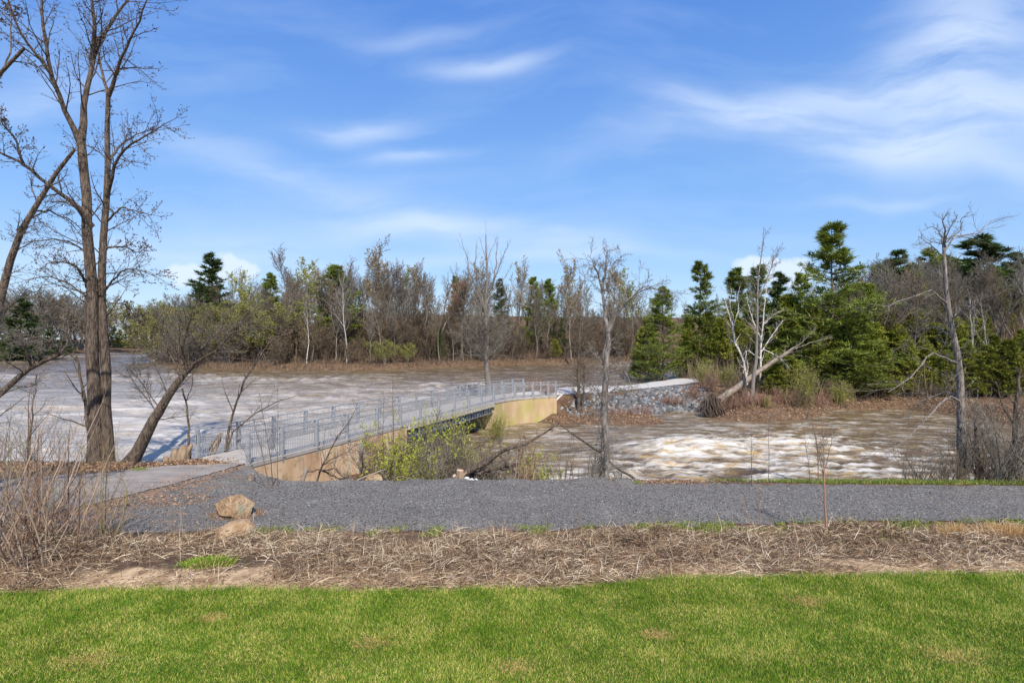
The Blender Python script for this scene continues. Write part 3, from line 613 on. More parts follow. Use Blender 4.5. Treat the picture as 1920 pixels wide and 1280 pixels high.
def conifer_mesh(seed, H=18., r=.22, Lmax=4.2, nb=80, base=.18, k2=9, tuft=9, tl=.42, tw=.10, droop=-.02, rise=12, prof='pine', sweep=0.):
    rng = np.random.RandomState(seed); n = 12; z = np.linspace(-.3, H, n)
    T = np.stack([np.cumsum(rng.randn(n)*.04), np.cumsum(rng.randn(n)*.04), z], -1)[None]; T[0, 0, :2] = 0
    RR = (r*(1-.93*np.linspace(0, 1, n)))[None]
    q = np.sort(base+(1-base)*rng.rand(nb)**.85)*.995
    if prof == 'big': L = Lmax*(np.clip(1.04*(1-q), 0, 1)**.75)*(.38+.72*rng.rand(nb))*(.85+.22*np.sin(q*23+seed*1.7))
    elif prof == 'pine': L = Lmax*(np.clip(1.05*(1-q), 0, 1)**.78)*(.35+.8*rng.rand(nb))*(.82+.18*np.sin(q*34+seed))
    elif prof == 'cedar': L = Lmax*(np.clip(1-q, 0, 1)**.8+.05)*(.8+.3*rng.rand(nb))
    else: L = Lmax*(np.clip(1-q, 0, 1)**.6)*(.4+.8*rng.rand(nb))
    L = L+.25+.5*(prof == 'big')*np.exp(-((1-q)/.12)**2)*rng.rand(nb)
    ix = q*(n-1); i = np.minimum(ix.astype(int), n-2); f = (ix-i)[:, None]; p = T[0, i]*(1-f)+T[0, i+1]*f
    az = rng.rand(nb)*6.28; el = np.radians(rise*(.3+1.6*q)+7*rng.randn(nb)); d = np.stack([np.cos(az)*np.cos(el), np.sin(az)*np.cos(el), np.sin(el)], -1)
    if sweep: d[:, 0] += sweep; d = nrm(d)
    pts = [p]; pos = p
    for s in range(6): d = nrm(d+.08*rng.randn(nb, 3)+np.array([0, 0, droop+.03*s])); pos = pos+d*(L/6)[:, None]; pts.append(pos)
    Bq = np.stack(pts, 1); Br = np.maximum((.02+.012*L)[:, None]*(1-.8*np.arange(7)[None]/6), .008)
    Sq, Sr = grow(rng, Bq, Br, k2, .22, 1, 48, 10, .42, 3, .12, .04, .5, .006, flat=.7)
    pp, dd = along(rng, Sq, tuft, .1); p2, d2 = along(rng, Bq, tuft, .5); pp = np.concatenate([pp, p2]); dd = np.concatenate([dd, d2])
    return tubes([(T, RR, 9), (Bq, Br, 4)]), tubes([(Sq, Sr, 3)]), leaf_tris(rng, pp+rng.randn(*pp.shape)*.06, dd, tl, tw, .55, .28)
def shrub_mesh(seed, H=2.2, stems=22, spread=.5, r=.012, k=6, k2=4, minr=.004, leaf=0, ll=.06, lw=.04, up=.1, base=.25, wig=.1, leanx=0., arch=0.):
    rng = np.random.RandomState(seed); p = np.stack([rng.randn(stems)*base, rng.randn(stems)*base, np.full(stems, -.08)], -1); az = rng.rand(stems)*6.28
    d = np.stack([np.cos(az)*spread*rng.rand(stems)+leanx, np.sin(az)*spread*rng.rand(stems), np.ones(stems)], -1); d = nrm(d); L = H*(.45+.6*rng.rand(stems)); pts = [p]; pos = p
    for s in range(7): d = nrm(d+wig*rng.randn(stems, 3)+np.array([0, 0, up-arch*s])); pos = pos+d*(L/7)[:, None]; pts.append(pos)
    Q = np.stack(pts, 1); R = (r*(.6+.8*rng.rand(stems)))[:, None]*(1-.8*np.arange(8)[None]/7); R = np.maximum(R, minr)
    L2, R2 = grow(rng, Q, R, k, .2, 1, 34, 10, .36, 4, .12, .08, .6, minr)
    bt = [(Q, R, 5), (L2, R2, 3)]; last = L2
    if k2: L3, R3 = grow(rng, L2, R2, k2, .1, 1, 38, 12, .5, 2, .14, .04, .7, minr*.85); bt.append((L3, R3, 3)); last = L3
    lv = None
    if leaf: pp, dd = along(rng, last, leaf); lv = leaf_tris(rng, pp, dd, ll, lw, .9)
    return tubes(bt), lv

PROTO = {}
def reg(key, parts, H, name, cat):
    """parts: list of (part name, mesh)"""
    PROTO[key] = (parts, H, name, cat)
def mk(name, vf, m, smooth=False):
    me = np_mesh(name, vf[0], vf[1] if isinstance(vf[1], list) else [vf[1]], smooth); me.materials.append(m); return me
def reg_bare(key, seed, H, bark, twig, name='bare_tree', cat='tree', bud=None, **k):
    a, b, lv = bare_mesh(seed, H, **k)
    parts = [('trunk', mk('trunk', a, MT[bark], True)), ('twigs', mk('twigs', b, MT[twig]))]
    if lv: parts.append(('buds', mk('buds', lv, MT[bud])))
    reg(key, parts, H, name, cat)
def reg_con(key, seed, H, needle, bark='bark_brown', name='pine_tree', cat='tree', **k):
    a, b, lv = conifer_mesh(seed, H, **k)
    reg(key, [('trunk', mk('trunk', a, MT[bark], True)), ('twigs', mk('twigs', b, MT['twig_dark'])), ('foliage', mk('foliage', lv, MT[needle]))], H, name, cat)
def reg_shrub(key, seed, twig, name='shrub', cat='shrub', leafm=None, **k):
    a, lv = shrub_mesh(seed, **k); parts = [('stems', mk('stems', a, MT[twig]))]
    if lv: parts.append(('leaves', mk('leaves', lv, MT[leafm])))
    reg(key, parts, k.get('H', 2.2), name, cat)
RND = random.Random(11)
def place(key, x, y, h=None, top=None, label='', group=None, z=None, rz=None, wide=1.0, name=None, tilt=(0, 0), parts=None):
    pr, H, nm, cat = PROTO[key]
    z0 = (hz(x, y) if z is None else z)
    if top is not None: h = CAMZ+(CY-top)*y/F-z0
    s = (h or H)/H
    r = empty(name or nm, (x, y, z0), RND.random()*6.28 if rz is None else rz); r.rotation_euler[0] = tilt[0]; r.rotation_euler[1] = tilt[1]
    r.scale = (s*wide, s*wide, s); tag(r, label, cat, group)
    for pn, me in pr:
        o = bpy.data.objects.new(pn, me); col.objects.link(o); o.parent = r
    return r
def at(px, d): return ((px-CX)*d/F, d)

for k in range(4): reg_bare('far%d' % k, 100+k, 18, 'bark_grey', 'twig_grey' if k % 2 else 'twig_brown', limbs=24, k2=8, k3=7, crown=.36, minr=.027, r=.20, lr=.40, ang=38, up=.14)
for k in range(3): reg_bare('slim%d' % k, 120+k, 18, 'bark_grey', 'twig_brown', limbs=16, k2=6, k3=5, crown=.5, minr=.026, r=.16, lr=.24, ang=30, up=.18)
for k in range(2): reg_bare('thick%d' % k, 130+k, 9, 'bark_brown', 'twig_brown', limbs=16, k2=8, k3=7, crown=.12, minr=.026, r=.10, lr=.5, ang=40, up=.16, trunks=3)
reg_bare('tanbud', 140, 18, 'bark_grey', 'twig_grey', limbs=20, k2=7, k3=6, crown=.4, minr=.026, r=.2, lr=.36, up=.16, buds=2, bud='bud_tan', bl=.3, bw=.16, name='budding_tree')
reg_bare('redbud', 141, 18, 'bark_grey', 'twig_brown', limbs=18, k2=7, k3=6, crown=.45, minr=.026, r=.18, lr=.34, up=.16, buds=2, bud='bud_red', bl=.3, bw=.16, name='budding_tree')
reg_bare('yelbud', 142, 18, 'bark_grey', 'twig_olive', limbs=20, k2=7, k3=6, crown=.35, minr=.024, r=.18, lr=.36, up=.16, buds=3, bud='bud_yellow', bl=.32, bw=.18, name='budding_tree')
reg_bare('willow', 143, 9, 'bark_grey', 'twig_olive', limbs=16, k2=8, k3=7, crown=.1, minr=.022, r=.12, lr=.5, ang=42, up=.12, trunks=4, buds=2, bud='bud_yellow', bl=.17, bw=.09, name='willow')
for k in range(3): reg_con('pine%d' % k, 200+k, 20, 'needle_pine', Lmax=7.0, nb=92, base=.14, k2=11, tuft=9, tl=.60, tw=.12, rise=15)
for k in range(3): reg_con('bigpine%d' % k, 250+k, 20, 'needle_pine', Lmax=[7.0, 6.4, 6.0][k], nb=[115, 120, 125][k], base=[.08, .06, .05][k], k2=13, tuft=10, tl=.50, tw=.085, rise=20, droop=-.03, prof='big')
for k in range(2): reg_con('darkpine%d' % k, 210+k, 20, 'needle_dark', Lmax=5.6, nb=115, base=.10, k2=12, tuft=9, tl=.6, tw=.14)
for k in range(3): reg_con('cedar%d' % k, 220+k, 9, 'needle_cedar', Lmax=2.7, nb=150, base=.03, tuft=9, tl=.30, tw=.11, prof='cedar', droop=.03, rise=18, name='cedar_tree')
for k in range(2): reg_bare('birch%d' % k, 230+k, 14, 'bark_birch', 'twig_grey', limbs=12, k2=6, k3=5, crown=.4, minr=.014, r=.11, lr=.3, ang=30, up=.14, wob=.16, name='birch_tree')
for k in range(2): reg_bare('isle%d' % k, 240+k, 14, 'bark_pale', 'twig_grey', limbs=20, k2=8, k3=7, crown=.3, minr=.013, r=.16, lr=.36, ang=42, up=.1)
for k in range(2): reg_shrub('redshrub%d' % k, 300+k, 'twig_red', stems=46, H=2.4, spread=.8, r=.016, k=7, k2=5, minr=.009, base=.5)
for k in range(2): reg_shrub('brownshrub%d' % k, 310+k, 'twig_brown', stems=60, H=3.0, spread=.9, r=.02, k=8, k2=6, minr=.009, base=.6)
for k in range(2): reg_shrub('olive%d' % k, 320+k, 'twig_olive', stems=40, H=3.0, spread=.7, r=.018, k=8, k2=5, minr=.008, base=.5, leaf=2, ll=.09, lw=.05, leafm='bud_yellow')

# ------------------------------------------------------------------ woods on the far banks
def forest():
    used = []
    def clear(x, y, r):
        for a, b, c in used:
            if (a-x)**2+(b-y)**2 < (min(r, c))**2: return False
        used.append((x, y, r)); return True
    # picked-out trees on the peninsula: (px, depth, top y, proto, width, label)
    SP = [(392, 150, 476, 'darkpine0', 1.1, 'tallest dark pine on the left point of the wood across the river'),
          (507, 142, 514, 'bigpine2', .9, 'rounded green pine left of the pale-stemmed tree across the river'),
          (548, 160, 482, 'far0', 1.0, 'bare tree with forked crown rising behind the yellow-green treetops across the river'),
          (592, 150, 512, 'yelbud', 1.0, 'yellow-green budding tree between the two green pines across the river'),
          (628, 140, 498, 'pine1', 1.3, 'ragged green pine beside white-stemmed tree across the river'),
          (676, 152, 515, 'redbud', 1.0, 'red-budding tree, only red crown in the wood across the river'),
          (735, 145, 478, 'tanbud', 1.1, 'tall tan-budding tree in the middle of the wood across the river'),
          (853, 165, 520, 'bigpine1', .7, 'narrow green pine left of the tall bare tree by the bridge'),
          (938, 175, 525, 'darkpine1', .8, 'narrow olive pine just right of the tall bare tree by the bridge'),
          (1000, 172, 522, 'bigpine1', .9, 'left one of the twin green pines on the far ridge'),
          (1028, 176, 525, 'bigpine2', .85, 'right one of the twin green pines on the far ridge'),
          (1062, 185, 522, 'far2', .7, 'narrow bare tree right of the twin green pines on the ridge'),
          (575, 122.5, 560, 'birch0', .8, 'pale-stemmed tree at the waterline left of the white-stemmed one across the river'),
          (650, 125, 520, 'birch1', .9, 'white-stemmed forked tree at the waterline across the river'),
          (290, 168, 570, 'willow', 1.3, 'yellow-green willow at the left tip of the far wood'),
          (345, 140, 596, 'thick0', 1.6, 'twiggy brown thicket tree overhanging the water on the left point'),
          (430, 132, 575, 'willow', 1.7, 'left of two broad yellow-green willows on the far bank'),
          (500, 130, 572, 'willow', 1.8, 'right of two broad yellow-green willows on the far bank'),
          (722, 124.5, 640, 'willow', 1.8, 'low yellow-green willow bush on the far waterline'),
          (765, 129, 645, 'willow', 1.5, 'smaller olive willow bush right of the low yellow-green one'),
          (1040, 158, 636, 'cedar0', 1.6, 'low green cedar by the far waterline below the twin pines')]
    for px, d, top, k, w, lab in SP:
        x, y = at(px, d); place(k, x, y, top=top, label=lab, wide=w*1.35 if 'pine' in k else w); used.append((x, y, 2.2))
    rb_ = random.Random(15)
    for px, k in [(560, 'yelbud'), (610, 'tanbud'), (700, 'tanbud'), (755, 'yelbud'), (790, 'tanbud'), (825, 'redbud'), (880, 'tanbud'), (960, 'tanbud'), (1075, 'tanbud'), (465, 'yelbud'), (1130, 'tanbud'), (1185, 'yelbud')]:
        d = rb_.uniform(135, 170); x, y = at(px, d); place(k, x, y, top=rb_.uniform(498, 540), wide=rb_.uniform(.8, 1.1), label='budding tree with faint tan or yellow-green haze in the wood across the river', group='budding trees scattered in the wood across the river'); used.append((x, y, 2))
    rn = random.Random(5)
    n = 0; G1 = 'bare trees in the wood across the river'
    tries = 0
    while n < 160 and tries < 9000:
        tries += 1
        d = rn.choice([rn.uniform(124, 150), rn.uniform(140, 200)]); px = rn.uniform(285, 1240); x, y = at(px, d)
        t = float(sdf(np.array([x]), np.array([y]), PEN)[0])
        if t < 2.5 or not clear(x, y, 2.0): continue
        prof = np.interp(px, [285, 330, 400, 480, 560, 640, 760, 860, 960, 1040, 1100, 1240], [595, 560, 530, 528, 520, 508, 498, 500, 525, 545, 548, 560])
        top = prof+rn.choice([rn.uniform(-4, 24), rn.uniform(20, 70)]) + (25 if t < 10 else 0)
        k = rn.choice(['far0', 'far1', 'far2', 'far3', 'slim0', 'slim1', 'slim2'])
        place(k, x, y, top=top, wide=rn.uniform(.9, 1.35), label='bare grey-brown deciduous tree among the wood across the river', group=G1); n += 1
    # leafless thicket along the foot of the wood
    n = 0; tries = 0
    while n < 105 and tries < 6000:
        tries += 1
        px = rn.uniform(290, 1230); d = rn.uniform(121, 165); x, y = at(px, d); t = float(sdf(np.array([x]), np.array([y]), PEN)[0])
        if t < 1.5 or t > 26 or not clear(x, y, 1.2): continue
        place(rn.choice(['thick0', 'thick1']), x, y, h=rn.uniform(5, 9.5), wide=rn.uniform(1, 1.5), name='thicket_tree', label='low many-stemmed brown thicket tree at the foot of the wood across the river', group='thicket trees at the foot of the wood across the river'); n += 1
    for j in range(14):
        px = rn.uniform(300, 1220); d = rn.uniform(135, 180); x, y = at(px, d)
        if sdf(np.array([x]), np.array([y]), PEN)[0] < 5: continue
        place(rn.choice(['darkpine0', 'darkpine1', 'cedar1']), x, y, h=rn.uniform(7, 11), wide=1.1, name='understorey_conifer', label='small dark conifer half hidden among bare trunks across the river', group='small conifers inside the wood across the river')
    # left bank, far upstream
    n = 0; tries = 0
    while n < 28 and tries < 6000:
        tries += 1
        if rn.random() < .5: px = rn.uniform(-60, 200); d = rn.uniform(150, 300)
        else: px = rn.uniform(130, 420); d = rn.uniform(298, 350)
        x, y = at(px, d); t = float(sdf(np.array([x]), np.array([y]), LEFT)[0])
        if t < 2 or t > 45 or not clear(x, y, 3.2): continue
        place(rn.choice(['far0', 'far1', 'far2', 'far3', 'thick1']), x, y, top=rn.uniform(562, 600) if px > 120 else rn.uniform(548, 590), wide=rn.uniform(1.3, 2.0), label='hazy bare tree on the far upstream bank at the left', group='bare trees on the far upstream bank'); n += 1
    for px, d, top in [(40, 172, 560), (212, 300, 612), (225, 298, 618), (240, 300, 610), (252, 302, 620), (95, 215, 615), (20, 166, 620), (60, 180, 622), (125, 236, 625), (270, 304, 622)]:
        x, y = at(px, d); place(rn.choice(['darkpine0', 'darkpine1']), x, y, top=top, wide=1.9, name='conifer', label='dark green conifer on the far upstream bank at the left', group='conifers on the far upstream bank')
forest()
def massed(name, lab, n, fx, seed):
    """the parts of the far woods that read as one mass"""
    rng = np.random.RandomState(seed); Vs = []; F4 = []; off = 0
    pr = []
    for k in range(4):
        (v1, f1), (v2, f2), _ = bare_mesh(600+k, 16, limbs=16, k2=7, k3=4, crown=.32, minr=.045, r=.2, lr=.42, ang=40, up=.14)
        v = np.concatenate([v1, v2]); f = np.concatenate(f1+[q+len(v1) for q in f2]); pr.append((v, f))
    k = 0
    while k < n:
        x, y, h, w = fx(rng)
        if x is None: continue
        v, f = pr[rng.randint(4)]; a = rng.rand()*6.28; s_ = h/16; R_ = np.array([[cos(a), sin(a), 0], [-sin(a), cos(a), 0], [0, 0, 1]])
        Vs.append((v*np.array([s_*w, s_*w, s_]))@R_+np.array([x, y, hz(x, y)])); F4.append(f+off); off += len(v); k += 1
    tag(link(name, np_mesh(name, np.concatenate(Vs), [np.concatenate(F4)]), MT['wood_mass']), lab, 'wood', kind='stuff')
MT['wood_mass'] = mat('wood_mass', [(.0, (.08, .068, .052)), (1, (.23, .20, .15))], src='island')
def fl(rng):
    if rng.rand() < .5: px = rng.uniform(-60, 200); d = rng.uniform(160, 300)
    else: px = rng.uniform(130, 420); d = rng.uniform(300, 360)
    x, y = at(px, d); t = float(sdf(np.array([x]), np.array([y]), LEFT)[0])
    if t < 4 or t > 55: return None, 0, 0, 0
    top = rng.uniform(566, 600) if px > 120 else rng.uniform(552, 592); return x, y, CAMZ+(CY-top)*y/F-hz(x, y), rng.uniform(1.4, 2.1)
massed('upstream_wood', 'hazy bare wood massed along the far upstream bank', 80, fl, 1)
def fp(rng):
    px = rng.uniform(290, 1240) if rng.rand() < .6 else rng.uniform(980, 1300); d = rng.uniform(138, 205); x, y = at(px, d); t = float(sdf(np.array([x]), np.array([y]), PEN)[0])
    if t < 10: return None, 0, 0, 0
    return x, y, rng.uniform(6, 13)*(1.3 if px < 600 else 1), rng.uniform(.9, 1.5)
massed('wood_interior', 'brown tangle of bare trees inside the wood across the river', 165, fp, 2)
def fr(rng):
    px = rng.uniform(1590, 2050); d = rng.uniform(80, 135); x, y = at(px, d)
    top = np.interp(px, [1590, 1680, 1800, 1900, 2010], [530, 505, 500, 500, 490])+rng.uniform(5, 55); return x, y, CAMZ+(CY-top)*y/F-hz(x, y), rng.uniform(.9, 1.3)
massed('hillside_wood', 'brown bare trees massed behind the cedars of the right-hand wood', 50, fr, 3)

# ------------------------------------------------------------------ island and right-hand wood
def island():
    def at(px, d): d = d*1.13; return ((px-CX)*d/F, d)
    SP = [(1560, 62, 424, 'bigpine0', .98, 'tallest pine, big layered crown in front of the right-hand wood'),
          (1311, 80, 494, 'bigpine1', .85, 'bushy-topped pine right of the small pale green pine by the causeway track'),
          (1243, 76, 540, 'bigpine2', 1.0, 'small pale green pine standing leftmost beside the causeway track'),
          (1215, 86, 600, 'cedar1', 1.0, 'short cedar left of the leftmost pine by the causeway'),
          (1380, 88, 506, 'bigpine2', 1.0, 'pine behind the crooked white birch'),
          (1425, 90, 500, 'bigpine1', .9, 'pine behind the tall leafless tree on the island tip'),
          (1462, 90, 512, 'darkpine0', 1.1, 'dark pine just left of the tallest pine'),
          (1500, 80, 515, 'bigpine1', .8, 'narrow pine tucked against the left side of the tallest pine'),
          (1630, 72, 535, 'bigpine2', 1.05, 'broad drooping pine to the right of the tallest pine'),
          (1605, 60, 585, 'bigpine1', 1.35, 'low spreading pine with broad boughs over the leafy bank'),
          (1685, 112, 474, 'darkpine1', 1.2, 'dark pine with small round top on the right-hand skyline'),
          (1740, 105, 468, 'pine1', 1.2, 'pine behind the pale dead tree on the right skyline'),
          (1832, 96, 444, 'darkpine0', 1.9, 'wide-topped dark pine highest on the right skyline'),
          (1650, 100, 500, 'pine0', 1.2, 'pine rising just right of the tallest pine on the skyline'), (1860, 88, 498, 'bigpine1', 1.0, 'dark green pine below the wide-topped one at right'),
          (1720, 82, 515, 'bigpine0', 1.0, 'broad pine in the middle of the right-hand wood left of the dead tree'), (1925, 90, 495, 'bigpine2', 1.0, 'pine cut by the right edge of the frame'),
          (1905, 120, 478, 'darkpine1', 1.3, 'dark pine at the right edge of the skyline'),
          (1775, 118, 480, 'pine2', 1.2, 'pine filling the skyline between the dead tree and wide-topped pine'),
          (1290, 80, 600, 'cedar2', .9, 'slender cedar beside the pale sign boards')]
    for px, d, top, k, w, lab in SP:
        x, y = at(px, d); place(k, x, y, top=top, label=lab, wide=w*1.38 if 'pine' in k else w)
    # cedars
    cd = [(1350, 76, 600), (1375, 80, 590), (1440, 70, 600), (1475, 66, 560), (1520, 70, 570), (1640, 63, 610), (1665, 66, 590), (1690, 64, 620), (1715, 68, 585), (1735, 64, 640), (1755, 66, 610), (1790, 64, 600), (1812, 62, 640), (1830, 66, 600), (1865, 62, 630), (1890, 60, 655), (1915, 64, 620), (1400, 74, 620), (1330, 86, 590), (1560, 75, 560), (1600, 80, 550), (1945, 60, 600), (1700, 80, 560), (1660, 90, 560), (1770, 84, 550)]
    cd += [(1620, 60, 640), (1655, 59.5, 655), (1700, 60, 640), (1742, 59.5, 650), (1775, 58.5, 660), (1810, 58, 640), (1850, 57, 650), (1895, 56, 640), (1935, 56, 640), (1560, 62, 620), (1530, 63, 600), (1590, 64, 610)]
    cd += [(1645, 92, 540), (1690, 96, 545), (1735, 90, 560), (1780, 92, 545), (1820, 88, 560), (1870, 90, 550), (1915, 86, 565), (1760, 76, 590), (1845, 74, 585), (1800, 80, 575), (1900, 76, 590)]
    for j, (px, d, top) in enumerate(cd):
        x, y = at(px, d); place('cedar%d' % (j % 3), x, y, top=top, wide=1.25, label='dense yellow-green cedar in the right-hand wood across the side channel', group='cedars across the side channel')
    for j, (px, d, top) in enumerate([(1455, 54.5, 682), (1478, 55.5, 670), (1432, 56, 690)]):
        x, y = at(px, d); place('cedar%d' % j, x, y, top=top, wide=2.0, name='cedar_bush', label=['rounded green cedar bush at the middle of the island tip', 'tallest green cedar bush behind the willow stems on the island tip', 'smallest cedar bush right behind the leaning log'][j])
    rn = random.Random(9)
    n = 0
    while n < 80:
        px = rn.uniform(1450, 2010); d = rn.uniform(66, 130); x, y = at(px, d)
        if px < 1600 and d < 85: continue
        if sdf(np.array([x]), np.array([y]), ISLE)[0] < 8: continue
        top = np.interp(px, [1450, 1600, 1680, 1800, 1900, 2010], [530, 520, 495, 490, 492, 480])+rn.uniform(0, 45)
        place(rn.choice(['far0', 'far1', 'far2', 'far3', 'slim0', 'isle0']), x, y, top=top, wide=rn.uniform(.9, 1.25), label='bare brown deciduous tree in the right-hand wood', group='bare trees in the right-hand wood'); n += 1
    for px, d, top, lab in [(1622, 66, 560, 0), (1800, 63, 590, 1), (1845, 60, 550, 2), (1862, 61, 545, 3), (1895, 60, 520, 4), (1762, 65, 570, 5)]:
        x, y = at(px, d); place('birch%d' % (lab % 2), x, y, top=top, wide=.85, tilt=(0, radians([0, 2, 7, 8, 5, -2][lab])), rz=lab*1.3,
              label='slim white birch among the cedars of the right-hand wood', group='white birches in the right-hand wood')
    # shrubs on the island tip and under the pines
    sh = [(1350, 52, 'redshrub0'), (1375, 51.5, 'redshrub1'), (1402, 51, 'redshrub0'), (1430, 51, 'redshrub1'), (1335, 54, 'brownshrub0'), (1460, 52, 'redshrub0'), (1490, 52.5, 'brownshrub1'), (1512, 54, 'brownshrub0'), (1535, 56, 'redshrub1'), (1560, 59, 'brownshrub1'), (1590, 60, 'redshrub0'), (1300, 58, 'redshrub1'), (1680, 60, 'brownshrub0'), (1720, 59, 'brownshrub1'), (1755, 58, 'brownshrub0'), (1380, 54, 'brownshrub1'), (1415, 55, 'brownshrub0'), (1330, 60, 'redshrub0')]
    for j, (px, d, k) in enumerate(sh):
        x, y = at(px, d); place(k, x, y, h=rn.uniform(1.4, 2.4), wide=1.2, label='leafless twiggy shrub on the leafy bank across the side channel', group='bare shrubs across the side channel')
    for j, (px, d, h, lab) in enumerate([(1500, 53.5, 4.2, 'tall olive-leaved willow bush fanning out on the island tip'), (1320, 66, 3.0, 'yellow-green bush by the pale sign boards'), (1360, 62, 2.6, 'yellow-green bush right of the pale sign boards'), (1437, 50.8, 1.2, 'tiny yellow-green bush at the island waterline'), (1575, 57.5, 2.6, 'orange-green bush at the pool edge under the pines'), (1880, 57, 5, 'large yellow-green bush behind the thicket at the right edge')]):
        x, y = at(px, d); place('olive%d' % (j % 2), x, y, h=h, wide=1.1, label=lab)
    # spit shrubs
    for j, (px, d) in enumerate([(1010, 53), (1035, 51.5), (1060, 50), (1110, 49), (1150, 50), (1180, 49.5), (1205, 50.5), (1025, 49.8), (1270, 56), (1250, 55.8)]):
        x, y = at(px, d); place('redshrub%d' % (j % 2), x, y, h=rn.uniform(.8, 1.5), wide=1.7, label='low reddish bare shrub on the spit below the rock bank', group='bare shrubs on the spit')
    # slim trunks by the far side of the causeway
    for j, (px, d, top) in enumerate([(1218, 80, 600), (1262, 82, 610), (1282, 84, 600), (1345, 78, 560), (1370, 74, 590), (1392, 73, 640)]):
        x, y = at(px, d); place('slim%d' % (j % 3), x, y, top=top, wide=.7, label='slim dark trunk beside the causeway track', group='slim trees beside the causeway track')
island()

# ------------------------------------------------------------------ single traced trees (real depth, own distance)
def strokes(lst, d, n=12, jit=0., seed=0, d1=None):
    """lst: list of (list of (px,py[,depth offset]), r0, r1)"""
    rng = np.random.RandomState(seed); Q = []; R = []
    for pts, r0, r1 in lst:
        w = [P(p[0], p[1], d+(p[2] if len(p) > 2 else 0)) for p in pts]; q = resample([tuple(a) for a in w], n)
        q[1:-1] += rng.randn(n-2, 3)*jit
        Q.append(q); R.append(r0+(r1-r0)*np.linspace(0, 1, n)**.85)
    return np.array(Q), np.array(R)
def hero(name, label, base, st, d, levels, bark, twig, cat='tree', seed=1, jit=.02, buds=None, limb_extra=None, n=12, flare=0, zmin=-99, lrscale=1.):
    """levels: list of dict for grow, applied on all strokes then on their results"""
    rng = np.random.RandomState(seed); Q, R = strokes(st, d, n, jit, seed)
    if flare: R[:, :2] *= np.array([1+flare, 1+flare*.35])[None]
    root = empty(name, base); tag(root, label, cat); b = np.array(base)
    A = [(Q-b, R, 12)]; T = []; cur, cr = Q, R; pool = [(Q, R)]
    for li, lv in enumerate(levels):
        srcs = pool if lv.pop('all', False) else [pool[-1]]
        res = []
        for (q, r) in srcs:
            qq, rr_ = grow(rng, q, r, **lv)
            if li == 0: kp = qq[:, 0, 2] > zmin; qq, rr_ = qq[kp], rr_[kp]
            res.append((qq, rr_))
            (A if li == 0 and lv['nseg'] > 4 else T).append((qq-b, rr_, 6 if li == 0 else 3))
        pool.append((np.concatenate([a[0] for a in res]), np.concatenate([a[1] for a in res])))
    link('trunk', mk('trunk', tubes(A), MT[bark], True), [], root)
    if T: link('twigs', mk('twigs', tubes(T), MT[twig]), [], root)
    if buds:
        p, dd = along(rng, pool[-1][0], buds[0], .1); link(buds[4] if len(buds) > 4 else 'buds', mk('buds', leaf_tris(rng, p-b, dd, buds[1], buds[2], .8), MT[buds[3]]), [], root)
    return root
def GB(px, py, z=0.):
    x, y = G(px, py, z); return (x, y, hz(x, y))

